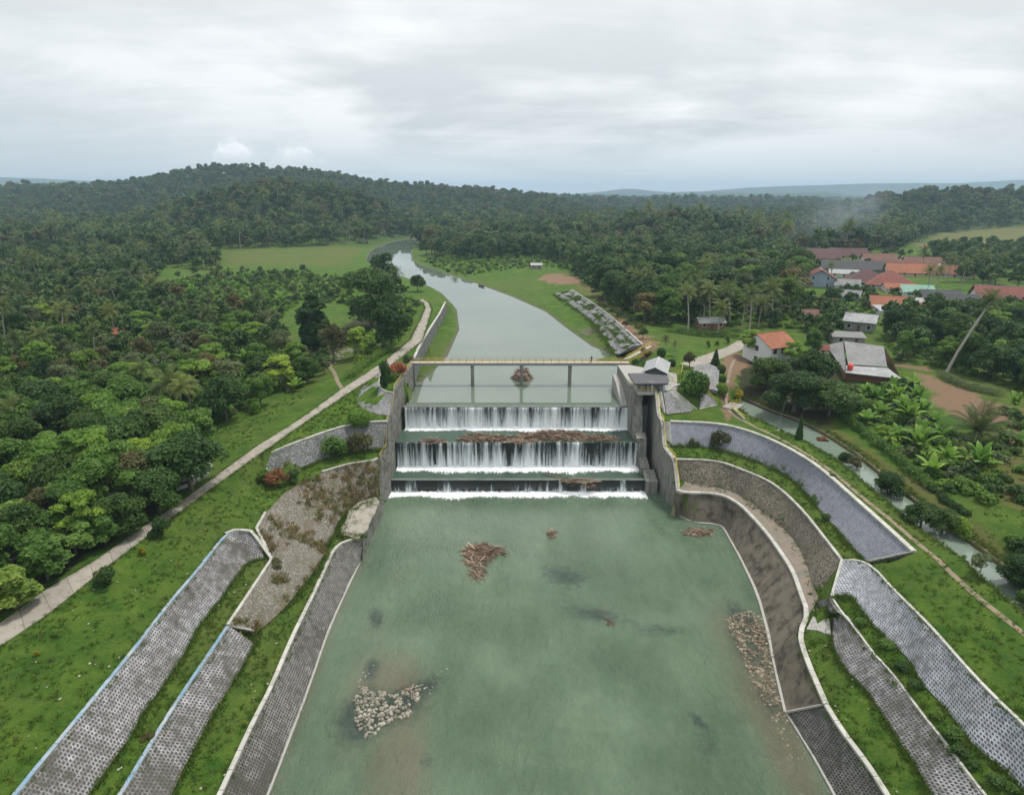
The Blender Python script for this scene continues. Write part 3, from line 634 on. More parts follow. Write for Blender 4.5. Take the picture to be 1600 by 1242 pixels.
revet('overgrown_slope', 'broad overgrown stone slope covered in brown dry growth below the curved left wall', 'stone slope', [B_top[-1]] + D_top[:2] + D_top[2:], [B_bot[-1]] + D_bot, M['overgrown'], None, out=.22, rough=.25,
      extra=[('kerb', D_top[:3], .4, .26, 'coping'), ('kerb', D_top[2:4], .4, .24, 'coping'), ('kerb', D_top[6:], .4, .3, 'coping'), ('kerb', [B_top[-1]] + D_top[:2], .4, .24, 'coping')])
revet('retaining_wall', 'tall curved grey rubble wall with white coping above the left grassy berm', 'retaining wall', sm(E_top, 2), sm(E_bot, 2), M['rubble'], 'coping', .55, .3, out=.15, extra=[('end_kerb', [E_top[0], E_bot[0]], .4, .3, 'coping')])
revet('bastion_wall', 'rounded grey stone bastion wrapped around the planted bed at the left end of the footbridge', 'bastion', sm(F_top, 2), sm(F_bot, 2), M['rubble_light'], 'coping', .3, .25, out=.1)
# sand and bare rock apron by the wall
m = MB(); q = [P(x, y, z_) for x, y, z_ in ((594,781,4.5),(574,785,4.5),(552,793,4.5),(538,817,4.2),(527,833,4.0),(545,840,3.7),(570,838,3.6))]
c = sum(q, Vector()) / len(q); ring = []
for k in (1.0, .66, .33): ring.append([c + (p - c) * k * (1 + .28 * noise.noise(p * .55)) + Vector((0, 0, .24 - .05 * k + .18 * noise.noise(p * k))) for p in sm(q + [q[0]], 2)[:-1]])
n = len(ring[0]); vs = [p - Vector((0, 0, .5)) for p in ring[0]] + ring[0] + ring[1] + ring[2] + [c + Vector((0, 0, .35))]
fs = [(k*n+i, k*n+(i+1)%n, (k+1)*n+(i+1)%n, (k+1)*n+i) for k in range(3) for i in range(n)] + [(3*n+i, 3*n+(i+1)%n, 4*n) for i in range(n)]
m.add(vs, fs); M['sand'] = m_conc('pale_sand', (.31, .285, .24), (.10, .095, .05), .9, .47, False); tag(m.build('sand', M['sand']), kind='structure')
# right bank
GUT = R_top[:11]
revet('curved_wall', 'dark stained concrete wall curving round the right side of the pool', 'retaining wall', R_top[:14], R_toe[2:12], M['darkwall'], 'coping', .62, .35, 'conc', out=.15, th=.7, extra=[('end_kerb', [R_top[13], R_toe[11]], .5, .3, 'conc')], tw=.6)
revet('stone_revetment', 'dark lattice slope at the right water edge downstream of the curved concrete wall', 'revetment', R_top[13:], R_toe[11:], M['lat_dark'], 'coping', .55, .3, 'conc', out=.12)
revet('honeycomb_wall', 'brown honeycomb stone wall with pale coping between the earth berm and the grass strip', 'retaining wall', sm(HC_top, 1), sm(HC_bot[:-1], 1) + [P(1282,925,5.6)], M['honey'], 'coping', .42, .28, out=.15)
revet('stone_revetment', 'clean blue-grey block-paved slope with pale coping curving below the canal on the right', 'revetment', sm(GP_top, 1), sm(GP_bot, 1), M['lat_grey'], 'coping', .7, .3, out=.15, rough=.04, extra=[('end_kerb', [GP_top[-1], GP_bot[-1]], .35, .25, 'coping')])
revet('stone_revetment', 'upper pale lattice-paved slope at the lower right corner below the dark green lawn', 'revetment', RA_top, RA_bot, M['lat_light'], 'coping', .35, .2, out=.15, rough=.06, extra=[('end_kerb', [HC_top[-1], RB_top[0]], .5, .3, 'coping')])
revet('stone_revetment', 'lower pale lattice-paved slope on the right bank between two strips of grass', 'revetment', RB_top, RB_bot, M['lat_left'], 'coping', .28, .18, out=.15, rough=.06)
revet('riprap_slope', 'streaky grey rock-faced slope on the right bank upstream of the footbridge', 'stone slope', sm(RR_top, 1), sm(RR_bot, 1), M['rubble_light'], 'coping', .45, .3, out=.15, rough=.9)
# earth berm behind the dark wall
b1 = off_line(R_top[:11], .35, .08); 
ribbon('dirt_berm', [p + Vector((0, 0, .02)) for p in sm(HC_bot, 1)], sm(R_top[:11], 1), m_conc('brown_earth', (.22, .175, .135), (.15, .145, .12), .85, .44, False), .12)
m = MB(); q = [G(*p) for p in ((1270,964),(1296,968),(1298,994),(1278,986),(1260,984))]; m.add([p + Vector((0, 0, .16)) for p in q] + [p - Vector((0, 0, .4)) for p in q], [tuple(range(5))] + [(i, (i+1)%5, 5+(i+1)%5, 5+i) for i in range(5)]); o = m.build('concrete_apron', M['conc']); tag(o, 'small pale concrete apron between the curved dark wall and the lower lattice slope', 'apron')
# guide walls
def guide(name, label, top, bot, th, side, mt, rail=None, cap='coping'):
    r = empty(name, tuple(top[0])); inv = r.location.copy(); n = max(2, int(plen(top) / 1.0)); T = resample(top, n); B = resample(bot, n); m = MB(); uv = []; s = 0; vs = []
    T = [t_ for t_ in T]; nv = 8
    for i in range(n):
        if i: s += (T[i] - T[i-1]).length
        for j in range(nv + 1): vs.append(B[i].lerp(T[i], j / nv)); uv.append((s, B[i].lerp(T[i], j / nv).z))
    for i in range(n):
        p = T[i]; vs.append(p + Vector((side * th, 0, 0))); uv.append((s, p.z)); vs.append(p + Vector((side * (th + .2), 0, -6))); uv.append((s, p.z - 6))
    K = nv + 1; fs = [(i*K+j, (i+1)*K+j, (i+1)*K+j+1, i*K+j+1) for i in range(n-1) for j in range(nv)]; b0 = n * K
    for i in range(n-1): fs.append((i*K+nv, (i+1)*K+nv, b0+2*i+2, b0+2*i)); fs.append((b0+2*i, b0+2*i+2, b0+2*i+3, b0+2*i+1))
    fs.append(tuple(range(K)) + (b0, b0 + 1)); fs.append(tuple((n-1)*K + j for j in range(K)) + (b0+2*(n-1), b0+2*(n-1)+1))
    m.add(vs, fs, uv); o = m.build('wall_body', mt, r); o.location = -inv
    if cap: m = MB(); sweep(m, [p + Vector((side * th * .5, 0, 0)) for p in T], th + .08, .12, .0); o = m.build('coping', M[cap], r); o.location = -inv
    tag(r, label, 'wall'); return r
gl_top = GWL_top[:9]; gl_bot = [Vector((p.x + .35, p.y - .1, -.3)) for p in gl_top]; gl_bot[0] = P(566,878,-.3)
M['oldstone'] = m_stone('old_wall_stone', (.25, .245, .22), (.17, .165, .145), (.11, .11, .09), .55, .75, (.055, .06, .035))
guide('guide_wall', 'stepped old stone wall with mossy top along the left side of the waterfalls', gl_top, gl_bot, .75, -1, M['oldstone'], cap=None)
gu = GWL_top[8:]; gub = [Vector((p.x + .3, p.y, max(12.0, p.z - 6.5))) for p in gu]
guide('guide_wall', 'grey stone river wall between the concrete path and the grass strip upstream of the bridge', gu, gub, .6, -1, M['rubble'])
gr_bot = [Vector((p.x - .4, p.y, -.3)) for p in GWR_top]; gr_bot[-1] = R_toe[2].copy(); gr_bot[-2] = R_toe[1].lerp(R_toe[2], .6)
gr_top = [Vector((GWR_top[0].x, 152, 18.8))] + GWR_top; gr_bot = [Vector((gr_bot[0].x, 152, -.3))] + gr_bot
guide('guide_wall', 'tall stained concrete wall on the right side of the dark sluice channel', gr_top, gr_bot, .7, 1, M['wallconc'])
# divider pier: stepped wall between falls and sluice channel
r = empty('divider_wall', (29.5, 136, 0)); tag(r, 'stepped concrete divider wall between the waterfalls and the dark sluice channel', 'wall'); inv = Vector(r.location)
m = MB()
def prism(m, x0, x1, ys, zs):
    n = len(ys); vs = [(x0, y, z_) for y, z_ in zip(ys, zs)] + [(x1, y, z_) for y, z_ in zip(ys, zs)]
    m.add(vs, [tuple(range(n)), tuple(range(n, 2*n))[::-1]] + [(i, (i+1) % n, n+(i+1) % n, n+i) for i in range(n)])
prism(m, 26.9, 29.2, (158, 158, 136.3, 136.3), (-1, 18.55, 18.55, -1))
prism(m, 27.1, 29.0, (136.3, 136.3, 135.0, 133.3, 133.3), (-1, 15.3, 15.0, 10.2, -1))
prism(m, 27.4, 29.6, (133.3, 133.3, 131.2, 130.6, 130.4), (-1, 9.9, 9.3, 5.4, -1))
prism(m, 27.9, 29.7, (130.4, 130.4, 126.8, 126.8), (-1, 5.2, 4.2, -1))
prism(m, 28.2, 30.6, (126.8, 126.8, 122.6, 122.6), (-1, 3.9, 2.9, -1))
o = m.build('wall_body', M['wallconc'], r); o.location = -inv
# sluice gates at the head of the channel
m = MB(); m.box((29.25, 140.2, 0), (32.2, 140.5, 14.0)); o = m.build('sluice_gate', M['steel'], r); o.location = -inv
# left upstream end of the pier (rounded nose seen pale in front of the bridge)
r2 = empty('pier_nose', (27.2, 149, 13)); tag(r2, 'pale sloping concrete nose wall at the right end of the upper weir crest', 'wall')
m = MB(); prism(m, 25.4, 26.85, (156, 156, 150, 141.2, 141.2), (10, 17.0, 16.4, 13.5, 10)); o = m.build('wall_body', M['conc'], r2); o.location = -Vector(r2.location)

# ------------------------------------------------------------------ weir and falls
weir = empty('weir', (0, C1, 0)); tag(weir, 'wide three-step concrete weir with dark wet faces across the river', 'weir'); inv = Vector(weir.location)
for x0, x1, ys, zs, nm in ((-25.4, 28.35, (C1 + 3, C1 + 3, C1 + 1.6, C1, C1), (-1, 12.9, 13.27, 13.3, -1), 'top_step'), (-25.8, 28.3, (C2 + 2.2, C2 + 2.2, C2, C2), (-1, 8.0, 8.26, -1), 'middle_step'), (-26.6, 28.3, (C3 + 1.1, C3 + 1.1, C3, C3), (-1, 2.74, 2.72, -1), 'bottom_step')):
    m = MB(); prism(m, x0, x1, ys, zs); o = m.build('step', M['wetconc'], weir); o.location = -inv
    if nm != 'middle_step':
        m = MB(); y = C1 + .02 if nm == 'top_step' else C3 - .03; wd = 1.5 if nm == 'top_step' else .95
        z_ = 13.3 if nm == 'top_step' else 2.74; m.box((x0, y, z_), (x1, y + wd, z_ + .05)); o = m.build('crest', M['crest'], weir); o.location = -inv
def m_fall(name, lo, hi, base=.9):
    m, t, b = mat(name); u = uvn(t); s = t.new('ShaderNodeSeparateXYZ', ins={0: u})
    n1 = t.noise(t.scale(u, (1.9, .75, 1)), 1.0, 6, .75, .5); n2 = t.noise(t.scale(u, (.22, .02, 1)), 1.0, 3, .6); n3 = t.noise(t.scale(u, (9, .35, 1)), 1.0, 3, .7); n4 = t.noise(t.scale(u, (.6, .10, 1)), 1.0, 3, .6, .3)
    k = t.math('ADD', t.math('ADD', t.math('MULTIPLY', n1, .34), t.math('MULTIPLY', n2, .40)), t.math('ADD', t.math('MULTIPLY', n3, .16), t.math('MULTIPLY', n4, .30)))
    dn = t.math('MULTIPLY', t.math('SUBTRACT', 1.0, s.outputs[1]), .11)
    k = t.math('ADD', k, dn); gap = t.math('LESS_THAN', s.outputs[1], -1)
    al = t.ramp(k, lo, hi)
    col = t.mix(t.ramp(k, lo + .02, hi + .10), (.60, .68, .71), (.97, .98, .98))
    finish(t, b, col, .5, n3, .6, .08); t.set(b, 'Alpha', t.math('MULTIPLY', al, base)); return m
M['fall'] = m_fall('falling_water', .565, .68); M['fall2'] = m_fall('falling_water_sparse', .605, .71); M['fall3'] = m_fall('falling_water_thin', .675, .77, .9)
def waterfall(label, x0, x1, y, z1, z0, mt, seed, thin=None):
    r = empty('waterfall', ((x0+x1)/2, y, z0)); tag(r, label, 'waterfall'); rr = random.Random(seed); n = int((x1-x0)*5); nv = 8; m = MB()
    def colm(i): return noise.noise(Vector((i * .11, seed, 0))) * .22 + noise.noise(Vector((i * .5, seed, 5))) * .12
    vs = []; uv = []
    for i in range(n + 1):
        x = x0 + (x1-x0) * i / n; pr = colm(i)
        for j in range(nv + 1):
            k = j / nv; fall = math.sqrt(k); vs.append((x, y + .25 if j == 0 else y - .06 - (.42 + pr) * fall, z1 - (z1 - z0) * max(0, k - .1) / .9 if j else z1 + .02)); uv.append((x + seed * 31, 1 - k))
    fs = [(i*(nv+1)+j, i*(nv+1)+j+1, (i+1)*(nv+1)+j+1, (i+1)*(nv+1)+j) for i in range(n) for j in range(nv)]
    m.add(vs, fs, uv); o = m.build('curtain', mt, r, True); o.location = -Vector(r.location)
    return r
f1 = waterfall('upper white curtain of falling water nearest the footbridge', -24.9, 28.2, C1, 13.33, 8.2, M['fall'], 3)
f2 = waterfall('middle white curtain of falling water below the driftwood heaps', -25.4, 28.2, C2, 8.33, 2.6, M['fall2'], 8)
f3 = waterfall('lowest thin fall dropping from the bottom step into the wide green pool', -26.3, 28.2, C3, 2.76, 0.0, M['fall3'], 14)
def m_foam(name):
    m, t, b = mat(name); u = uvn(t); p = pos(t); s = t.new('ShaderNodeSeparateXYZ', ins={0: u})
    n = t.noise(t.scale(p, (1.5, .45, 1)), 1.9, 8, .78, .8); n2 = t.noise(t.scale(p, (1, .2, 1)), .5, 5, .7)
    k = t.math('SUBTRACT', t.math('ADD', t.math('MULTIPLY', n, 1.7), t.math('MULTIPLY', n2, .5)), s.outputs[1])
    t.set(b, 'Alpha', t.ramp(k, .25, .55)); finish(t, b, (.90, .93, .93), .7, n, .8, .15); return m
M['foam'] = m_foam('white_foam')
def foam(r, x0, x1, y, z_, reach, seed, amp=.22):
    n = int((x1-x0)*2.5); nv = 9; vs = []; uv = []
    for i in range(n + 1):
        x = x0 + (x1-x0)*i/n; rc = reach * (1 + .55 * noise.noise(Vector((x * .12, seed, 0))) + .3 * noise.noise(Vector((x * .5, seed, 2))))
        for j in range(nv + 1):
            k = j / nv; yy = y + .15 - k * rc * 1.35
            vs.append((x, yy, z_ + .03 + amp * (1-k)**2 * (.6 + noise.noise(Vector((x * 1.7, yy * 1.7, seed)))))); uv.append((x, k * .95))
    m = MB(); m.add(vs, [(i*(nv+1)+j, (i+1)*(nv+1)+j, (i+1)*(nv+1)+j+1, i*(nv+1)+j+1) for i in range(n) for j in range(nv)], uv)
    o = m.build('foam', M['foam'], r, True); o.location = -Vector(r.location)
foam(f1, -24.9, 28.3, C1 - .35, 8.24, 1.7, 1, .55); foam(f2, -25.4, 28.3, C2 - .35, 2.64, 2.7, 2, .6); foam(f3, -26.4, 28.3, C3 - .3, .02, 2.3, 3, .4)

# ------------------------------------------------------------------ footbridge
DZ, BY = 19.2, 159.6
br = empty('footbridge', (2, BY, DZ)); tag(br, 'long narrow footbridge with pale deck and yellow railings over the river', 'footbridge'); inv = Vector(br.location)
def bp(m, n, mt, par=br, iv=inv): o = m.build(n, mt, par); o.location = -iv if par is br else (0, 0, 0); return o
m = MB(); m.box((-25.8, BY - .9, DZ - .12), (30.2, BY + .9, DZ)); bp(m, 'deck', M['deck'])
m = MB(); m.box((-25.6, BY - .85, DZ - .75), (30.0, BY - .45, DZ - .122)); bp(m, 'girder', M['steel'])
m = MB(); m.box((-25.6, BY + .45, DZ - .75), (30.0, BY + .85, DZ - .122)); bp(m, 'girder', M['steel'])
M['rail'] = m_flat('rust_yellow_rail', (.44, .35, .12), .6, .35, 4)
for sd in (-.82, .82):
    rails = MB()
    for h in (.5, 1.0): rails.bar((-25.6, BY + sd, DZ + h), (30.0, BY + sd, DZ + h), .07)
    rail = bp(rails, 'railing', M['rail'])
    for i in range(29):
        x = -25.5 + i * 55.4 / 28; m = MB(); m.bar((x, BY + sd, DZ), (x, BY + sd, DZ + 1.05), .08); bp(m, 'railing_post', M['rail'], rail)
for px in (737, 815, 892):
    x = P(px, 590, 16).x; m = MB(); m.box((x - .42, BY - .6, 8), (x + .42, BY + .6, DZ - .76)); m.box((x - .5, BY - .8, DZ - 1.05), (x + .5, BY + .8, DZ - .765)); bp(m, 'pier', M['wallconc'])
# approach: yellow sided ramp at the right end of the bridge
def railing(name, label, line, h=1.0, gap=2.0, mt='yellow', th=.08, rails=(.5, 1.0)):
    r = empty(name, tuple(line[0])); tag(r, label, 'railing'); iv = Vector(r.location); m = MB(); n = max(2, int(plen(line) / gap) + 1)
    for k in rails:
        for a, b_ in zip(line, line[1:]): m.bar(Vector(a) + Vector((0, 0, h * k)), Vector(b_) + Vector((0, 0, h * k)), th)
    o = m.build('rail', M[mt], r); o.location = -iv
    for p in resample(line, n): m = MB(); m.bar(p - Vector((0, 0, .1)), p + Vector((0, 0, h)), th); o = m.build('post', M[mt], r); o.location = -iv
    return r
# ------------------------------------------------------------------ gatehouse, stairs, railings
railing('bridge_ramp_railing', 'yellow sided ramp railing rising from the right end of the footbridge', [P(978,562,19.2), P(1017,540,18.5)], 1.1, 1.2)
railing('bridge_ramp_railing', 'second yellow ramp railing beside the red bush near the bridge end', [P(984,566,19.2), P(1016,550,18.6)], 1.0, 1.2)
m = MB(); sweep(m, [P(976,563,19.0), P(1018,541,18.3)], 1.0, .25); o = m.build('ramp_beam', M['coping']); tag(o, 'pale sloping concrete beam beside the yellow ramp at the bridge end', 'beam')
gh = empty('gatehouse', (32, 140, 18.8)); tag(gh, 'grey roofed gate control house on a concrete platform at the right end of the weir', 'gatehouse'); iv = Vector(gh.location)
def gp(m, n, mt, par=None, smooth=False):
    o = m.build(n, mt, par or gh, smooth)
    if par is None: o.location = -iv
    return o
m = MB(); q = [P(983,598,18.8), P(997,612.5,18.8), P(1024,612.5,18.8), Vector((37, 137, 18.8)), Vector((40, 150, 18.8)), Vector((30, 158, 18.8)), Vector((26.9, 158, 18.8))]
n = len(q); m.add([p + Vector((0,0,.06)) for p in q] + [p - Vector((0,0,.7)) for p in q], [tuple(range(n)), tuple(range(n, 2*n))[::-1]] + [(i, (i+1)%n, n+(i+1)%n, n+i) for i in range(n)]); gp(m, 'platform', M['conc'])
M['slabroof'] = m_conc('dark_slab_roof', (.085, .088, .092), (.24, .24, .23), .5, .58, False)
m = MB(); m.add([(27.0,134.9,20.75),(34.4,135.1,20.75),(35.6,141.6,21.25),(26.6,141.6,21.25),(27.0,134.9,20.4),(34.4,135.1,20.4),(35.6,141.6,20.9),(26.6,141.6,20.9)], [(0,1,2,3),(7,6,5,4),(0,4,5,1),(1,5,6,2),(2,6,7,3),(3,7,4,0)]); gp(m, 'slab_roof', M['slabroof'])
for x, y in ((27.6, 136.3), (33.6, 135.6), (31.0, 135.6), (34.6, 140.9)): m = MB(); m.box((x-.2, y-.2, 18.86), (x+.2, y+.2, 20.5)); gp(m, 'column', M['palebl'])
m = MB(); m.box((28.2, 137.6, 18.86), (31.0, 137.85, 20.6)); gp(m, 'back_wall', M['blue'])
m = MB(); m.box((28.6, 136.2, 18.86), (29.5, 137.0, 19.9)); m.ball((29.05, 136.6, 20.0), .35); m.tube([(29.05,136.6,19.6),(29.05,136.6,20.5)], .06); gp(m, 'gate_hoist', M['steel'])
m = MB(); m.box((30.0, 136.2, 18.86), (30.9, 137.0, 19.9)); m.ball((30.45, 136.6, 20.0), .35); gp(m, 'gate_hoist', M['steel'])
M['metalroof'] = m_flat('pale_metal_roof', (.27, .28, .285), .6, .4, 2.0)
hc = Vector((34.2, 146.2, 0)); rz = R(-17); Mz = Matrix.Rotation(rz, 4, 'Z')
def T4(l): return [hc + Mz @ Vector(p) for p in l]
m = MB(); hw, hl = 2.3, 4.7
m.add(T4([(-hw,-hl,18.8),(hw,-hl,18.8),(hw,hl,18.8),(-hw,hl,18.8),(-hw,-hl,21.6),(hw,-hl,21.6),(hw,hl,21.6),(-hw,hl,21.6),(0,-hl,22.6),(0,hl,22.6)]), [(0,1,5,8,4),(1,2,6,5),(2,3,7,9,6),(3,0,4,7)]); gp(m, 'wall', M['slabroof'])
m = MB(); hw, hl = 2.9, 5.3; zs = (21.45, 22.75)
top = [(-hw,-hl,zs[0]),(0,-hl,zs[1]),(hw,-hl,zs[0]),(-hw,hl,zs[0]),(0,hl,zs[1]),(hw,hl,zs[0])]
m.add(T4(top + [(a, b_, c_ - .14) for a, b_, c_ in top]), [(0,1,4,3),(1,2,5,4),(6,9,10,7),(7,10,11,8),(0,6,7,1),(1,7,8,2),(3,4,10,9),(4,5,11,10),(0,3,9,6),(2,8,11,5)]); rf = gp(m, 'roof', M['metalroof'])
m = MB(); m.add(T4([(-.16,-hl-.02,zs[1]),(.16,-hl-.02,zs[1]),(.16,hl+.02,zs[1]),(-.16,hl+.02,zs[1]),(0,-hl-.02,zs[1]+.07),(0,hl+.02,zs[1]+.07)]), [(0,1,4),(1,2,5,4),(2,3,5),(3,0,4,5)]); o = m.build('ridge_cap', M['coping'], rf)
railing('platform_railing', 'yellow railing round the front edge of the gatehouse platform', [P(983,598,18.85), P(997,612,18.85), P(1023,612,18.85)], 1.05, 1.5)
railing('wall_railing', 'long yellow railing following the stairs along the top of the right channel wall', [p + Vector((.5, 0, 0)) for p in GWR_top], 1.0, 1.6)
railing('wall_railing', 'thin yellow railing along the top of the left waterfall wall', [p + Vector((-.35, 0, .05)) for p in gl_top[3:]], .8, 2.0, 'rail')
railing('stair_railing', 'yellow railing slanting down behind the parked motorcycle', [P(1044,592,18.9), P(1073,607,18.2)], 1.0, 1.4)
railing('stair_railing', 'yellow railing sloping to the lawn beside the big green bush', [P(1103,615,17.0), P(1121,632,15.0)], 1.0, 1.0)
railing('stair_railing', 'yellow railing of the brown stairs right of the grey gable roof', [P(1046,580,18.9), P(1064,588,18.9), P(1067,572,19.0)], 1.1, 1.2)
def stairs(label, a0, a1, b0, b1, n, mt='coping'):
    """a0-a1 the top edge, b0-b1 the bottom edge"""
    r = empty('stairs', tuple(b0)); tag(r, label, 'stairs'); iv_ = Vector(r.location)
    for i in range(n):
        k0, k1 = i / n, (i + 1) / n; m = MB(); p0, p1 = a0.lerp(b0, k0), a1.lerp(b1, k0); q0, q1 = a0.lerp(b0, k1), a1.lerp(b1, k1); z_ = p0.z + .25; zb = q0.z - .6
        vs = [Vector((p.x, p.y, z_)) for p in (p0, p1, q1, q0)] + [Vector((p.x, p.y, zb)) for p in (p0, p1, q1, q0)]
        m.add(vs, [(0,1,2,3),(3,2,6,7),(0,3,7,4),(1,5,6,2),(0,4,5,1)]); o = m.build('step', M[mt], r); o.location = -iv_
    for a, b_ in ((a0, b0), (a1, b1)): m = MB(); sweep(m, [a + Vector((0,0,.1)), b_ + Vector((0,0,.1))], .3, .32); o = m.build('stringer', M['coping'], r); o.location = -iv_
stairs('narrow stairs between the yellow railing and the upper grey stone slope', P(1027,615,18.6), P(1033,615,18.6), P(1031,648,14.9), P(1039,648,14.9), 14)
stairs('diagonal stairs with dark treads crossing the stone slope by the gatehouse', P(1046,613,18.5), P(1053,611,18.5), P(1079,644,14.8), P(1089,642,14.8), 13)
stairs('lower stairs at the left end of the blue-grey block slope', P(1037,661,14.4), P(1046,661,14.4), P(1038,697,10.2), P(1048,697,10.2), 14)
revet('stone_slope', 'wedge-shaped grey rubble slope between two flights of stairs below the gatehouse', 'stone slope', Ln([(1035,615),(1045,613)], 18.5), Ln([(1040,649),(1078,645)], 14.8), M['rubble_light'], None, toe='coping', out=.55)
revet('stone_slope', 'pale stone-paved mound beside the concrete road above the big bush', 'stone slope', Ln([(1088,571,18.6),(1106,569,18.5),(1124,577,18.2)]), Ln([(1072,596,17.6),(1096,606,17.2),(1121,612,16.7)]), M['rubble_light'], None, out=.25)
revet('stone_slope', 'small white-edged stone wedge at the foot of the yellow stair railing', 'stone slope', Ln([(1096,612,17.3),(1114,622,16.2)]), Ln([(1092,641,14.8),(1120,634,14.8)]), M['rubble_light'], None, toe='coping', out=.22)
m = MB(); sweep(m, sm(Ln([(1066,600,18.7),(1050,606,18.8),(1043,612,18.7)]), 2), .5, .3); o = m.build('kerb', M['coping']); tag(o, 'curved white kerb at the top of the wedge-shaped stone slope', 'kerb')
# small canal crossing with yellow rails
cb = empty('canal_bridge', tuple(P(1146,636,14.3))); tag(cb, 'small slab crossing with yellow rails at the head of the canal', 'small bridge'); iv = Vector(cb.location)
m = MB(); sweep(m, [P(1138,640,14.25), P(1152,632,14.4)], 3.2, .25); o = m.build('deck', M['roadconc'], cb); o.location = -iv
m = MB(); sweep(m, [P(1145,640,14.3), P(1163,657,14.2)], .35, .5); o = m.build('parapet', M['coping'], cb); o.location = -iv
for a, b_ in ((P(1143,632,14.6), P(1157,630,14.6)), (P(1145,641,14.6), P(1162,655,14.5))):
    m = MB()
    for h in (.45, .9): m.bar(a + Vector((0,0,h)), b_ + Vector((0,0,h)), .11)
    for k in (0, .5, 1): m.bar(a.lerp(b_, k), a.lerp(b_, k) + Vector((0,0,.95)), .11)
    o = m.build('railing', M['yellow'], cb); o.location = -iv
# canal kerbs
for ln, lb in ((off_line(CAN_l, -.4, .55), 'thin concrete edge along the near side of the canal'), (off_line(CAN_r, .3, .5), 'thin concrete edge along the far side of the canal')):
    m = MB(); sweep(m, ln, .28, .35, -.2); o = m.build('canal_edge', M['dirtpath']); tag(o, lb, 'canal edge')
# lamp post
lp = empty('lamp_post', tuple(G(1216, 673))); tag(lp, 'thin grey lamp post standing on the grass beside the canal', 'lamp post')
m = MB(); m.tube([(0,0,-.3),(0.2,0,3),(0.6,0,6.2)], [.05,.04,.03], 6); m.build('pole', M['steel'], lp)
m = MB(); m.tube([(0.6,0,6.2),(.9,-.1,6.45),(1.3,-.2,6.45)], .03); m.ball((1.35,-.2,6.4), (.18,.1,.07)); m.build('lamp_head', M['steel'], lp)
m = MB(); m.box((-.22,-.22,-.4),(.22,.22,.25)); m.build('base', M['coping'], lp)
# drain inlet on the left lawn
dr = empty('drain_inlet', tuple(G(305, 746))); tag(dr, 'open concrete drain inlet with pale rims in the grass left of the path', 'drain'); iv = Vector(dr.location)
m = MB()
for a, b_ in (((299,749),(307,727)), ((308,726),(331,727)), ((331,727),(325,744)), ((326,744),(307,752)), ((298,750),(270,755)), ((304,757),(276,766)), ((304,757),(305,750))):
    pa, pb = G(*a), G(*b_); sweep(m, [pa, pb], .35, .7, -.2)
o = m.build('rim', M['coping'], dr); o.location = -iv
m = MB(); q = [G(x, y) + Vector((0,0,.1)) for x, y in ((300,748),(308,728),(330,728),(324,743))]; m.add(q + [p - Vector((0,0,.5)) for p in q], [(0,1,2,3),(0,4,5,1),(1,5,6,2),(2,6,7,3),(3,7,4,0)]); o = m.build('drain_floor', M['wetconc'], dr); o.location = -iv
m = MB(); q = [G(x, y) + Vector((0,0,.1)) for x, y in ((272,757),(300,750),(304,755),(276,764))]; m.add(q + [p - Vector((0,0,.5)) for p in q], [(0,1,2,3),(0,4,5,1),(1,5,6,2),(2,6,7,3),(3,7,4,0)]); o = m.build('drain_floor', M['wetconc'], dr); o.location = -iv

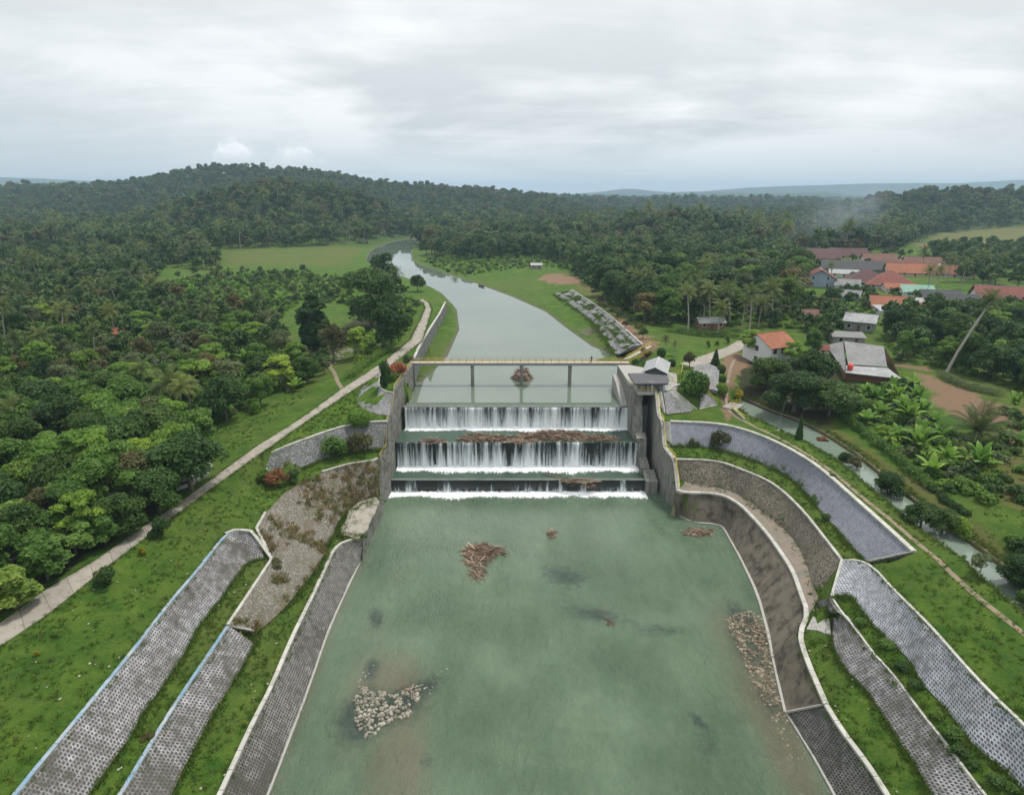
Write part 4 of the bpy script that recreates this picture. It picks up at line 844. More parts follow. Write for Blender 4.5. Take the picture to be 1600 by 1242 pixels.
# ------------------------------------------------------------------ people, motorcycle, boat
M['skin'] = m_flat('skin', (.28, .16, .10), .6, .1); M['cloth'] = m_flat('dark_cloth', (.018, .018, .022), .9, .2); M['hair'] = m_flat('black_hair', (.008, .007, .006), .7, .1); M['jeans'] = m_flat('navy_cloth', (.03, .04, .08), .9, .2)
def person(label, loc, rz, arms):
    r = empty('person', loc, rz); tag(r, label, 'person')
    J = {'pel': ((0,0,.92),.13), 'wa': ((0,0,1.06),.12), 'ch': ((0,.01,1.28),.145), 'nk': ((0,0,1.45),.055), 'hd': ((0,-.02,1.56),.085), 'tp': ((0,-.01,1.66),.075)}
    E_ = [('pel','wa'),('wa','ch'),('ch','nk'),('nk','hd'),('hd','tp')]
    for s, n in ((-1,'l'),(1,'r')):
        J['hip'+n] = ((s*.09,0,.86),.095); J['kn'+n] = ((s*.10,-.03 if s<0 else .02,.48),.065); J['an'+n] = ((s*.10,.02,.09),.045); J['to'+n] = ((s*.11,-.14,.03),.035)
        J['sh'+n] = ((s*.18,0,1.40),.06); a = arms[0 if s < 0 else 1]; J['el'+n] = ((s*.24,a[0],1.14),.045); J['wr'+n] = ((s*a[1],a[2],a[3]),.034); J['ha'+n] = ((s*a[1],a[2]-.03,a[3]-.09),.036)
        E_ += [('pel','hip'+n),('hip'+n,'kn'+n),('kn'+n,'an'+n),('an'+n,'to'+n),('ch','sh'+n),('sh'+n,'el'+n),('el'+n,'wr'+n),('wr'+n,'ha'+n)]
    K = list(J); me = bpy.data.meshes.new('body'); me.from_pydata([J[k][0] for k in K], [(K.index(a), K.index(b_)) for a, b_ in E_], []); o = bpy.data.objects.new('body', me); COL.objects.link(o); o.parent = r
    o.modifiers.new('skin', 'SKIN'); sv = me.skin_vertices[0].data
    for i, k in enumerate(K): sv[i].radius = (J[k][1], J[k][1] * .85); sv[i].use_root = (i == 0)
    o.modifiers.new('sub', 'SUBSURF').levels = 1; o.modifiers['sub'].render_levels = 2; me.materials.append(M['skin'])
    m = MB(); m.tube([(0,0,.88),(0,0,1.06),(0,.01,1.28),(0,0,1.42),(0,0,1.45)], [.165,.155,.19,.14,.07], 10)
    for n in 'lr': m.tube([J['sh'+n][0], J['el'+n][0]], [.075,.06], 8)
    m.build('shirt', M['cloth'], r, True)
    m = MB()
    for n in 'lr': m.tube([J['hip'+n][0], J['kn'+n][0], (J['an'+n][0][0], J['an'+n][0][1], .12)], [.115,.085,.065], 8)
    m.build('trousers', M['jeans'], r, True)
    m = MB(); m.ball((0,.012,1.62), (.10,.105,.10), 10, 6); m.build('hair', M['hair'], r, True); return r
person('person in dark clothes standing on the footbridge deck by the railing', (P(924, 566, DZ).x, BY - .1, DZ), R(25), ((-.06,.26,-.22,1.0), (0,.27,-.05,.90)))
person('person in dark clothes at the top of the narrow stairs beside the platform', tuple(P(1028, 616, 18.86)), R(150), ((0,.27,-.05,.90), (-.08,.2,-.26,1.08)))
mc = empty('motorcycle', tuple(P(1043.5, 600, 18.86)), R(70)); tag(mc, 'blue and white motorcycle parked beside the gatehouse platform', 'motorcycle')
for x in (-.62, .62):
    m = MB(); n = 16
    m.tube([(x + .27*math.cos(a), 0, .3 + .27*math.sin(a)) for a in [2*math.pi*i/n for i in range(n+1)]], .055, 6, False); m.tube([(x,-.05,.3),(x,.05,.3)], .09, 8); m.build('wheel', M['asph'], mc)
m = MB(); m.tube([(-.75,0,.62),(-.35,0,.68),(.0,0,.5),(.35,0,.6),(.5,0,.9)], [.09,.16,.14,.13,.08], 8); m.build('body', M['blue'], mc, True)
m = MB(); m.tube([(-.7,0,.78),(-.3,0,.8),(.05,0,.76)], [.10,.13,.08], 8); m.build('seat', M['asph'], mc, True)
m = MB(); m.tube([(.45,-.34,1.02),(.5,0,.98),(.45,.34,1.02)], .03, 6); m.tube([(.5,0,.98),(.62,0,.3)], .04, 6); m.build('handlebar', M['steel'], mc)
m = MB(); m.ball((.58,0,.92), (.12,.13,.14)); m.ball((.55,0,.7), (.1,.2,.2)); m.build('front_cowl', M['white'], mc, True)
bt = empty('boat', tuple(P(752, 448, 13.25)), R(-62)); tag(bt, 'small dark flat boat moored at the right bank of the upper river', 'boat')
m = MB(); n = 9; vs = []
for i in range(n):
    k = i/(n-1)*2-1; w_ = .75*(1-abs(k)**3); zt = .55 + .3*k*k
    vs += [(3.6*k, -w_, zt), (3.6*k, -w_*.65, -.1+.2*abs(k)**3), (3.6*k, w_*.65, -.1+.2*abs(k)**3), (3.6*k, w_, zt)]
m.add(vs, [(4*i+j, 4*i+4+j, 4*i+5+j, 4*i+1+j) for i in range(n-1) for j in range(3)]); m.build('hull', M['slabroof'], bt, True)
for x in (-1.6, 0, 1.6): m = MB(); m.box((x-.12,-.68,.4),(x+.12,.68,.46)); m.build('thwart', M['wood'], bt)

# ------------------------------------------------------------------ driftwood and gravel
def sticks(m, n, cx, cy, rx, ry, z0, hz, ln=(1.0, 3.0), rd=(.03, .10), ang=None, spread=1.2, rnd=random, pale=.15):
    for i in range(n):
        a = rnd.random() * 2 * math.pi; q = math.sqrt(rnd.random()); x, y = cx + rx*q*math.cos(a), cy + ry*q*math.sin(a); z_ = z0 + hz*(1-q*q)*rnd.uniform(.1, 1.0)
        l = rnd.uniform(*ln); h = (ang if ang is not None else 0) + rnd.gauss(0, spread); ti = rnd.gauss(0, .16); dv = Vector((math.cos(h)*math.cos(ti), math.sin(h)*math.cos(ti), math.sin(ti))) * l/2
        c = Vector((x, y, z_)); r0 = rnd.uniform(*rd); bend = Vector((rnd.gauss(0,.08), rnd.gauss(0,.08), rnd.gauss(0,.05))) * l
        m.attr = rnd.random(); m.tube([c - dv, c + bend, c + dv], [r0, r0*.85, r0*.5], 5)
m, t, b = mat('mixed_driftwood'); a = t.new('ShaderNodeAttribute', attribute_name='lv').outputs['Fac']; n = t.noise(pos(t), 4, 4, .6)
cr = t.new('ShaderNodeValToRGB'); t.set(cr, 0, a); e = cr.color_ramp.elements; e[0].color = (.07,.045,.03,1); e[1].position = 1; e[1].color = (.66,.53,.40,1)
for p_, c_ in ((.35,(.19,.115,.075)),(.72,(.36,.25,.17))): x = e.new(p_); x.color = (*c_, 1)
finish(t, b, t.mix(t.math('MULTIPLY', n, .5), cr.outputs[0], (.05,.035,.025)), .9, n, .3, .03); M['drift'] = m
rd = random.Random(11)
def heap(label, parts, name='driftwood_heap', group=None):
    m = MB()
    for q in parts: sticks(m, rnd=rd, **q)
    o = m.build(name, M['drift']); tag(o, label, 'driftwood', group); return o
def hp(px0, px1, py, Z, n, ry, hz, **k):
    a, b_ = P(px0, py, Z), P(px1, py, Z); c = (a + b_) / 2; return dict(n=n, cx=c.x, cy=c.y, rx=(b_.x - a.x)/2, ry=ry, z0=Z - .05, hz=hz, **k)
heap('small low heap of brown driftwood, leftmost on the step above the middle waterfall', [hp(657,697,690,8.25,150,.9,.8, ang=0, spread=.5, ln=(.8,2.4))])
heap('middle heap of tangled brown branches on the step above the middle waterfall', [hp(714,790,687,8.25,380,1.7,1.6, ang=-.3, spread=.7), hp(745,800,684,8.25,80,1.0,.5, ang=.1, spread=.4)])
heap('largest long heap of brown driftwood spread along the step above the middle waterfall', [hp(798,935,684,8.25,700,2.0,1.9, ang=0, spread=.5, ln=(1,3.6)), hp(900,968,686,8.25,230,1.5,1.1, ang=.05, spread=.6), hp(785,840,690,8.25,90,1.0,.5, spread=.6)])
heap('floating heap of brown branches with a tail of sticks in the middle of the pool', [hp(728,784,861,.05,210,1.7,.8, ang=-.3, spread=.5, ln=(1.2,3.6), rd=(.04,.13)), hp(726,765,876,.05,120,2.4,.5, ang=-.8, spread=.6, ln=(1,3)), hp(733,760,897,.05,50,1.9,.25, ang=-1.1, spread=.5)])
heap('small dark clump of branches sticking out of the pool below the weir', [hp(856,869,834,.02,45,1.6,.9, ang=1.35, spread=.45, ln=(.7,2.2))])
heap('pale bleached heap of sticks floating beside the curved dark wall', [dict(hp(1070,1116,832,.05,110,1.2,.45, ang=.2, spread=.9, ln=(1,3.0)))])
heap('single pale branch leaning out of the lower pool', [hp(938,958,962,.1,3,.4,.8, ang=-.9, spread=.12, ln=(3,4.4), rd=(.04,.06)), hp(948,958,974,.0,14,.6,.3, spread=1.0, ln=(.5,1.3))])
heap('bare fallen tree branch lodged on the bottom weir step', [hp(878,932,751,2.75,46,.9,.35, ang=-.15, spread=.4, ln=(1.5,4.5)), hp(856,880,742,2.75,5,.3,.6, ang=-.6, spread=.4, ln=(2.5,5), rd=(.05,.09)), hp(908,932,760,1.6,20,.3,.9, ang=-1.0, spread=.5)])
hm_ = heap('round dark mat of roots and branches caught on the middle bridge pier', [hp(801,831,591,13.2,420,2.3,3.6, spread=1.5, ln=(.8,2.2)), hp(804,828,594,13.2,80,1.4,1.6, spread=1.5, ln=(.8,2))])
m = MB(); c = P(816, 594, 13.2); m.ball(c, (2.0, 1.6, 2.2), 14, 8, .3, rd); o = m.build('root_ball', M['wood']); tag(o, 'brown earth clump under the mat of roots at the middle bridge pier', 'earth clump')
m, t, b = mat('river_stones'); a = t.new('ShaderNodeAttribute', attribute_name='lv').outputs['Fac']; n = t.noise(pos(t), 3, 4, .6)
cr = t.new('ShaderNodeValToRGB'); t.set(cr, 0, a); e = cr.color_ramp.elements; e[0].color = (.10,.09,.07,1); e[1].color = (.46,.43,.35,1); x = e.new(.5); x.color = (.26,.24,.19,1)
finish(t, b, t.mix(t.math('MULTIPLY', n, .4), cr.outputs[0], (.12,.11,.08)), .9, n, .4, .05); M['stones'] = m
m2 = m.copy(); e2 = [n_ for n_ in m2.node_tree.nodes if n_.type == 'VALTORGB'][0].color_ramp.elements; e2[0].color = (.09,.07,.045,1); e2[1].color = (.22,.175,.12,1); e2[2].color = (.40,.34,.25,1); M['stones_brown'] = m2
def gravel(name, poly, n, label, sz=(.08, .30), zr=(-.08, .12), warm=0):
    warm = 'brown' in label
    q = [P(x, y, 0) for x, y in poly]; xs = [p.x for p in q]; ys = [p.y for p in q]; pl = [(p.x, p.y) for p in q]; m = MB(); k = 0; cx = sum(xs)/len(xs); cy = sum(ys)/len(ys)
    for _ in range(n * 8):
        x, y = rd.uniform(min(xs)-.4, max(xs)+.4), rd.uniform(min(ys)-.4, max(ys)+.4)
        if not inpoly(np.array([x]), np.array([y]), pl)[0]: continue
        if noise.noise(Vector((x*.7, y*.7, 1))) < -.25: continue
        s = sz[0] + (sz[1]-sz[0]) * rd.random()**2.2; m.attr = min(1, max(0, rd.gauss(.55 if s > sum(sz)/2.6 else .35, .25)))
        m.ball((x, y, rd.uniform(*zr)), (s*rd.uniform(.8,1.3), s*rd.uniform(.8,1.2), s*.75), 6, 4, .35, rd); k += 1
        if k >= n: break
    o = m.build(name, M['stones_brown' if warm else 'stones']); tag(o, label, 'gravel', kind='stuff'); return o
Zc = lambda l, ox, oy: [(ox + x/3.88, oy + y/3.88) for x, y in l]
gravel('gravel', Zc([(600,590),(650,575),(700,610),(760,620),(850,640),(900,610),(990,600),(985,680),(920,770),(820,800),(720,870),(680,910),(640,880),(600,800),(590,690)], 400, 922), 620, 'pale stony bar standing out of the lower pool near the left bank')
gravel('gravel', Zc([(900,620),(990,560),(1150,460),(1180,480),(1080,600),(960,720)], 400, 922), 130, 'dark half sunken stones trailing from the pale stony bar', (.06,.2), (-.16,-.02))
gravel('gravel', Zc([(610,590),(640,480),(740,410),(745,430),(690,500),(670,590)], 400, 922), 50, 'thin arm of dark sunken stones above the pale stony bar', (.06,.18), (-.14,-.02))
gravel('gravel', [(1134,968),(1160,954),(1188,956),(1203,985),(1212,1035),(1218,1080),(1228,1112),(1208,1122),(1182,1080),(1158,1025)], 1400, 'brown stony bar along the foot of the curved wall on the right', (.06,.26), (-.1,.1))
gravel('gravel', [(1190,1080),(1225,1112),(1262,1180),(1240,1190),(1205,1130)], 140, 'sunken stones below the brown stony bar on the right', (.05,.2), (-.16,-.02))
m = MB(); a_ = P(1168, 960, .3); sticks(m, 40, P(1180,985,0).x, P(1180,985,0).y, 1.6, 3.5, .1, .3, ln=(.6,2.2), rd=(.02,.05), rnd=rd); o = m.build('stick_litter', M['drift']); tag(o, 'scattered bleached sticks lying on the brown stony bar', 'driftwood')
m = MB(); sticks(m, 6, P(637,1078,0).x, P(637,1078,0).y, 1.2, .8, .15, .3, ln=(1,2.6), rd=(.03,.06), rnd=rd); o = m.build('stick_litter', M['drift']); tag(o, 'few pale sticks lying on the right arm of the pale stony bar', 'driftwood')

# ------------------------------------------------------------------ houses
def m_tile(name, c):
    m, t, b = mat(name); p = t.new('ShaderNodeTexCoord').outputs['Object']; wv = t.new('ShaderNodeTexWave', wave_type='BANDS', bands_direction='X', ins={'Vector': p, 'Scale': 1.6, 'Distortion': .6}); n = t.noise(p, 1.2, 6, .7); n2 = t.noise(p, .25, 4)
    col = t.mix(t.ramp(n, .3, .7), c, tuple(x*.5 for x in c)); col = t.mix(t.math('MULTIPLY', t.ramp(n2, .45, .65), .5), col, tuple(x*.4+.02 for x in c)); finish(t, b, col, .85, wv.outputs[1], .5, .08); return m
M['t_red'] = m_tile('red_tiles', (.25, .075, .055)); M['t_or'] = m_tile('orange_tiles', (.38, .135, .065)); M['t_mar'] = m_tile('maroon_tiles', (.12, .05, .05)); M['t_dark'] = m_tile('dark_grey_tiles', (.075, .075, .08)); M['t_grey'] = m_tile('fibre_cement_roof', (.27, .27, .265)); M['t_pale'] = m_tile('pale_zinc_roof', (.45, .46, .46)); M['t_green'] = m_tile('pale_green_roof', (.22, .40, .30)); M['t_brown'] = m_tile('rusty_roof', (.20, .10, .07))
M['w_white'] = m_flat('white_plaster', (.62, .63, .62), .9, .15, .8); M['w_blue'] = m_flat('blue_grey_plaster', (.26, .32, .40), .9, .15, .8); M['w_grey'] = m_flat('bare_block', (.25, .25, .25), .9, .25, 1.2); M['w_brick'] = m_flat('bare_brick', (.24, .11, .075), .9, .3, 2); M['w_cream'] = m_flat('cream_plaster', (.55, .50, .38), .9, .15, .8)
M['glass'] = m_flat('dark_window', (.02, .022, .026), .2, .1); M['door'] = m_flat('brown_door', (.10, .06, .04), .6, .2)
HOUSES = []
def house(label, px, py, w, d, h, rh_, rz, wm, rm, kind='gable', ov=.6, wins=2, storeys=1, Z=None, front=True):
    k_ = 1.28 if 1240 < px and py < 500 else 1.0; w *= k_ * .92; d *= k_ * (1.2 if k_ > 1 else 1); h *= .72 if k_ > 1 else 1; rh = rh_ * (1.7 if k_ > 1 else 1); rz -= 9 if k_ > 1 else 0
    p = G(px, py) if Z is None else P(px, py, Z); r = empty('house', (p.x, p.y, p.z - .15), R(rz)); tag(r, label, 'house'); HOUSES.append((p.x, p.y, w, 1240 < px and py < 500))
    m = MB(); a, c = w/2, d/2; vs = [(-a,-c,-1),(a,-c,-1),(a,c,-1),(-a,c,-1),(-a,-c,h),(a,-c,h),(a,c,h),(-a,c,h)]; fs = [(0,1,5,4),(1,2,6,5),(2,3,7,6),(3,0,4,7)]
    if kind == 'gable': vs += [(-a,0,h+rh*.95),(a,0,h+rh*.95)]; fs += [(4,7,8),(5,9,6)]
    if kind == 'front': vs += [(0,-c,h+rh*.95),(0,c,h+rh*.95)]; fs += [(4,8,5),(6,9,7)]
    m.add(vs, fs); m.build('wall', M[wm], r)
    m = MB(); a, c, t_ = w/2 + ov, d/2 + ov, .12; dz = rh * ov / ((d if kind == 'gable' else w)/2); e_ = h - (dz if kind != 'lean' else 0); rt = h + rh
    if kind == 'gable': q = [(-a,-c,e_),(a,-c,e_),(a,0,rt),(-a,0,rt),(a,c,e_),(-a,c,e_)]; fs = [(0,1,2,3),(3,2,4,5)]; loop = [0,1,2,4,5,3]
    elif kind == 'front': q = [(-a,-c,e_),(-a,c,e_),(0,c,rt),(0,-c,rt),(a,c,e_),(a,-c,e_)]; fs = [(1,0,3,2),(3,5,4,2)]; loop = [0,3,5,4,2,1]
    elif kind == 'hip': k = max(.3, a - c) if a > c else .3; q = [(-a,-c,e_),(a,-c,e_),(a,c,e_),(-a,c,e_),(-k,0,rt),(k,0,rt)]; fs = [(0,1,5,4),(1,2,5),(2,3,4,5),(3,0,4)]; loop = [0,1,2,3]
    else: q = [(-a,-c,h),(a,-c,h),(a,c,h+rh),(-a,c,h+rh)]; fs = [(0,1,2,3)]; loop = [0,1,2,3]
    n = len(q); m.add([(x, y, z_ + t_) for x, y, z_ in q] + list(q), fs + [tuple(n + i for i in f[::-1]) for f in fs] + [(loop[i], n + loop[i], n + loop[(i+1) % len(loop)], loop[(i+1) % len(loop)]) for i in range(len(loop))])
    rf_ = m.build('roof', M[rm], r)
    if kind in ('gable', 'hip', 'front'):
        m = MB()
        if kind == 'front': m.bar((0,-c,rt+t_),(0,c,rt+t_), .22)
        else: kk = a if kind == 'gable' else k; m.bar((-kk,0,rt+t_),(kk,0,rt+t_), .22)
        m.build('ridge', M['t_pale' if rm in ('t_mar','t_red','t_dark') else rm], rf_)
    for s in range(storeys):
        z_ = 1.0 + s * 2.9
        for i in range(wins):
            x = -w/2 + w*(i + .5)/wins
            if s == 0 and i == wins // 2: m = MB(); m.box((x-.45,-d/2-.05,0),(x+.45,-d/2-.003,2.1)); m.build('door', M['door'], r); continue
            fm = MB(); fm.box((x-.65,-d/2-.06,z_-.1),(x+.65,-d/2-.003,z_+1.3)); fo = fm.build('window', M['w_white' if wm != 'w_white' else 'w_blue'], r)
            m = MB(); m.box((x-.52,-d/2-.09,z_),(x+.52,-d/2-.062,z_+1.2)); m.build('pane', M['glass'], fo)
        for sd in (-1, 1):
            fm = MB(); fm.box((sd*(w/2+.03)-.028,-.6,z_-.1),(sd*(w/2+.03)+.028,.6,z_+1.3)); fo = fm.build('window', M['w_white' if wm != 'w_white' else 'w_blue'], r)
            m = MB(); m.box((sd*(w/2+.075)-.015,-.48,z_),(sd*(w/2+.075)+.015,.48,z_+1.2)); m.build('pane', M['glass'], fo)
    return r
h1 = house('white two-storey house with orange tiled roof standing beside the bright green tree', 1198, 566, 9, 10, 5.8, 2.6, 24, 'w_white', 't_or', 'gable', .7, 3, 2)
m = MB(); m.box((-3.9,-5.6,0),(.2,-4.55,2.6)); m.build('porch', M['palebl'], h1); m = MB(); m.box((.4,-5.0,1.4),(3.6,-4.52,2.0)); m.build('balcony_band', M['yellow'], h1)
h2 = empty('workshop', tuple(G(1350, 592))); tag(h2, 'large building with wide pale grey folded roof and bare brick walls', 'building'); iv = Vector(h2.location)
def poly_roof(nm, pts, faces, mt, th=.15):
    m = MB(); q = [P(*p) for p in pts]; n = len(q); m.add(q + [p - Vector((0,0,th)) for p in q], faces + [tuple(n + i for i in f[::-1]) for f in faces] + [(f[i], f[(i+1) % len(f)], n + f[(i+1) % len(f)], n + f[i]) for f in faces for i in range(len(f))]); o = m.build(nm, mt, h2); o.location = -iv; return o
rp = [(1319,533,20.6),(1381,541,20.6),(1386,573,19.0),(1325,569,19.0)]; poly_roof('roof', rp, [(0,1,2,3)], M['t_grey'])
poly_roof('lean_to_roof', [(1322,571,18.8),(1387,575,18.8),(1410,592,18.0),(1321,582,18.0)], [(0,1,2,3)], M['t_pale'])
poly_roof('side_roof', [(1317,534,20.3),(1322,570,18.85),(1320,581,18.05),(1291,539,18.6)], [(0,1,2,3)], M['t_grey'])
q = [P(1322,580,17.9), P(1407,590,17.9), P(1384,545,17.9), P(1298,540,17.9)]; m = MB(); m.add([p * 1 for p in q] + [Vector((p.x, p.y, 15)) for p in q], [(0,1,5,4),(1,2,6,5),(2,3,7,6),(3,0,4,7)]); o = m.build('wall', M['w_brick'], h2); o.location = -iv
wt = empty('water_tank', tuple(P(1328, 577, 18.45))); M['tank'] = m_flat('red_plastic', (.72, .07, .04), .45, .12); tag(wt, 'round bright red water tank on the pale lean-to roof', 'water tank')
m = MB(); m.tube([(0,0,-.3),(0,0,0),(0,0,.15),(0,0,1.1),(0,0,1.3),(0,0,1.45),(0,0,1.5)], [.5,.5,.68,.68,.5,.28,.2], 14); m.build('body', M['tank'], wt, True); m = MB(); m.tube([(0,0,1.5),(0,0,1.6)], [.24,.22], 12); m.build('lid', M['tank'], wt)
house('grey block house with pale zinc roof at the edge of the village trees', 1343, 514, 9.5, 8, 3.4, 1.9, -34, 'w_grey', 't_pale', 'gable', .7, 3)
house('low grey shed with flat pale roof behind the workshop', 1322, 536, 9.5, 5, 2.4, .7, -14, 'w_grey', 't_grey', 'lean', .5, 2)
house('small shed with red tiled roof touching the left side of the workshop', 1282, 556, 3.4, 3.2, 2.4, .9, -10, 'w_white', 't_red', 'gable', .4, 1)
house('tall blue-grey house with red gable roof at the near left of the village', 1279, 446, 11, 9, 6.4, 2.2, -12, 'w_blue', 't_red', 'front', .8, 2, 2)
house('long dark maroon roofed hall at the far left of the village', 1268, 408, 27, 13, 4.5, 3.0, -10, 'w_cream', 't_mar', 'gable', .9, 5)
house('small white house with zinc roof beside the blue-grey house', 1317, 432, 12, 6, 3, 1.0, -12, 'w_white', 't_pale', 'gable', .6, 3)
house('long house with dark grey roof behind the maroon hip roof', 1345, 425, 36, 9, 3.4, 2.2, -9, 'w_grey', 't_dark', 'gable', .8, 6)
house('house with broad maroon hip roof in the middle of the village', 1352, 444, 15, 13, 3.4, 3.2, -14, 'w_white', 't_mar', 'hip', .9, 4)
house('house with red-brown hip roof right of the maroon one', 1388, 448, 17, 12, 3.2, 3.2, -14, 'w_white', 't_red', 'hip', .9, 4)
house('long house with faded orange roof at the far right of the village', 1424, 430, 22, 9, 3.2, 2.4, -8, 'w_cream', 't_or', 'gable', .8, 5)
house('house with dull red gable roof at the back of the village', 1396, 424, 18, 9, 3.2, 2.4, -8, 'w_white', 't_red', 'gable', .8, 4)
house('low house with bright orange roof in front of the red-brown hip roof', 1404, 455, 11, 6, 2.4, 1.3, -8, 'w_white', 't_or', 'gable', .5, 3)
house('shed with pale green metal roof at the right of the village', 1433, 462, 10.5, 6, 2.6, 1.4, -12, 'w_white', 't_green', 'lean', .5, 3)
house('low building with dark grey roof beside the green roofed shed', 1466, 470, 12, 6, 2.6, 1.6, -12, 'w_grey', 't_dark', 'gable', .6, 3)
house('small grey house with faded zinc roof below the blue-grey house', 1324, 468, 8, 6, 2.8, 1.3, -24, 'w_grey', 't_grey', 'gable', .5, 2)
house('house with orange-red roof half hidden behind dark shrubs', 1388, 482, 12, 7, 2.6, 1.9, -6, 'w_cream', 't_or', 'gable', .6, 3)
house('small hut with orange hip roof among trees near the slanting palm', 1452, 486, 8, 6, 2.4, 1.6, -10, 'w_brick', 't_or', 'hip', .6, 2)
house('white shed with pale zinc roof left of the orange hip-roofed hut', 1426, 480, 6, 5, 2.6, .9, -30, 'w_white', 't_pale', 'lean', .4, 2)
house('tiny white shed with zinc roof in front of the orange-red roof', 1384, 490, 6, 4, 2.2, .7, 6, 'w_white', 't_pale', 'lean', .4, 2)
house('large white house with long red roof at the right edge above the hedge trees', 1578, 474, 22, 10, 3.6, 2.6, -14, 'w_white', 't_red', 'gable', .9, 5)
house('long maroon roofed house at the very back of the village', 1322, 404, 20, 9, 3.6, 2.6, -9, 'w_cream', 't_mar', 'gable', .8, 4)
house('house with brown roof beside the green field at the back of the village', 1372, 411, 16, 8, 3.4, 2.2, -9, 'w_white', 't_brown', 'gable', .8, 3)
house('long low house with rusty roof behind the faded orange roof', 1448, 417, 22, 8, 3.2, 2.2, -6, 'w_cream', 't_brown', 'gable', .8, 4)
house('house with dark red roof at the right of the village by the palms', 1486, 432, 14, 8, 3.2, 2.2, -10, 'w_white', 't_red', 'gable', .8, 3)
house('small house with grey zinc roof between the two hip roofs and the blue-grey house', 1322, 450, 9, 7, 2.8, 1.4, -14, 'w_white', 't_grey', 'gable', .6, 2)
house('house with long dark roof right of the small zinc roofed sheds', 1490, 478, 13, 7, 2.8, 1.8, -18, 'w_grey', 't_dark', 'gable', .6, 3)
house('rusty roofed hut hidden between trees left of the grey block house', 1266, 502, 8, 6, 2.6, 1.8, 10, 'w_brick', 't_brown', 'gable', .6, 2)
house('open brick hut with pale roof under the palms right of the wood', 1108, 512, 9, 5, 2.4, 1.2, 6, 'w_brick', 't_pale', 'gable', .6, 3)
house('small white roofed hut on the far side of the palms', 1176, 486, 7, 5, 2.6, 1.0, -10, 'w_white', 't_pale', 'gable', .5, 2)
house('white roofed cottage at the far right corner of the wood', 1180, 402, 13, 8, 3.2, 1.6, -10, 'w_white', 't_pale', 'gable', .6, 3)
house('orange roofed cottage glimpsed deep in the far wood', 868, 386, 12, 8, 5, 2.2, 5, 'w_cream', 't_or', 'gable', .7, 3)
house('pink-red roofed cottage high among the trees of the far wood', 966, 376, 18, 10, 6, 2.6, -8, 'w_cream', 't_red', 'gable', .7, 3)
house('long pale red roof at the far left corner of the wood', 842, 360, 20, 10, 6, 2.4, 4, 'w_cream', 't_red', 'gable', .7, 3)
house('tiny dark hut by the green vegetable field', 838, 420, 7, 5, 2.4, .9, 0, 'w_grey', 't_pale', 'lean', .5, 2)
house('hut with rusty red roof among the bushes of the left bank', 322, 506, 7, 5, 2.4, 1.4, 10, 'w_cream', 't_brown', 'gable', .6, 2)
house('hut with orange roof below the tall palm on the left bank', 182, 528, 7, 5, 2.2, 1.4, 8, 'w_cream', 't_or', 'gable', .6, 2)
house('shed with pale blue-grey zinc roof among left bank bushes', 236, 530, 5, 4, 2.2, .8, 20, 'w_grey', 't_pale', 'lean', .4, 2)

m = MB()
for px, py, n_, r_ in ((545,548,26,2.2),(560,545,22,1.8),(528,560,16,1.6),(575,520,20,1.4),(515,570,10,1.4),(536,470,10,1.6)):
    c = G(px, py)
    for _ in range(n_):
        x, y = c.x + rd.gauss(0, r_*.6), c.y + rd.gauss(0, r_*.9); s_ = rd.uniform(.12, .42); m.attr = rd.uniform(.6, 1.0); m.ball((x, y, gnd(x, y) + s_*.3), (s_*1.3, s_, s_*.7), 6, 4, .5, rd)
o = m.build('rubble', M['stones']); tag(o, 'pale broken rubble lying under the trees left of the path', kind='stuff')

for b_, t_, lb in (((1197, 414), (1210, 386), 'thin slanting antenna pole with white tip left of the maroon roofed hall'), ((1441, 466), (1468, 414), 'thin slanting antenna pole with white tip beside the green roofed shed')):
    p0 = G(*b_); p1 = PYd(t_[0], t_[1], p0.y); r = empty('antenna_pole', tuple(p0)); tag(r, lb, 'antenna pole'); m = MB(); m.tube([(0, 0, -.3), tuple((p1 - p0) * .5 + Vector((.1, 0, 0))), tuple(p1 - p0)], [.14, .12, .09], 6); m.build('pole', M['steel'], r); m = MB(); m.ball(tuple(p1 - p0), (.55, .3, .5), 8, 6); m.build('antenna', M['white'], r)
# ------------------------------------------------------------------ vegetation
def m_leaf(name, c, hi, tr=.35, rv=.8):
    m = bpy.data.materials.new(name); m.use_nodes = True; t = NT(m.node_tree); b = t.n['Principled BSDF']
    a = t.new('ShaderNodeAttribute', attribute_name='lv').outputs['Fac']; rnd = t.new('ShaderNodeObjectInfo').outputs['Random']
    n = t.noise(pos(t), .55, 3, .6)
    f = t.math('ADD', t.math('MULTIPLY', a, .75), t.math('ADD', t.math('MULTIPLY', t.math('SUBTRACT', rnd, .5), rv), t.math('MULTIPLY', t.math('SUBTRACT', n, .5), .5)), clamp=True)
    col = t.mix(f, c, hi); r2 = t.math('FRACT', t.math('MULTIPLY', rnd, 7.31)); col = t.mix(t.math('MULTIPLY', t.ramp(r2, .55, 1.0), .45), col, t.new('ShaderNodeMix', data_type='RGBA', blend_type='MULTIPLY', ins={0: 1.0, 6: col, 7: (1.7, 1.25, .8, 1)}).outputs[2]); t.set(b, 'Base Color', col); b.inputs['Roughness'].default_value = .6; b.inputs['Specular IOR Level'].default_value = .25
    tl = t.new('ShaderNodeBsdfTranslucent', ins={'Color': t.mix(.5, col, hi)}); mx = t.new('ShaderNodeMixShader', ins={0: tr}); t.l.new(b.outputs[0], mx.inputs[1]); t.l.new(tl.outputs[0], mx.inputs[2])
    t.l.new(mx.outputs[0], t.n['Material Output'].inputs[0]); return m
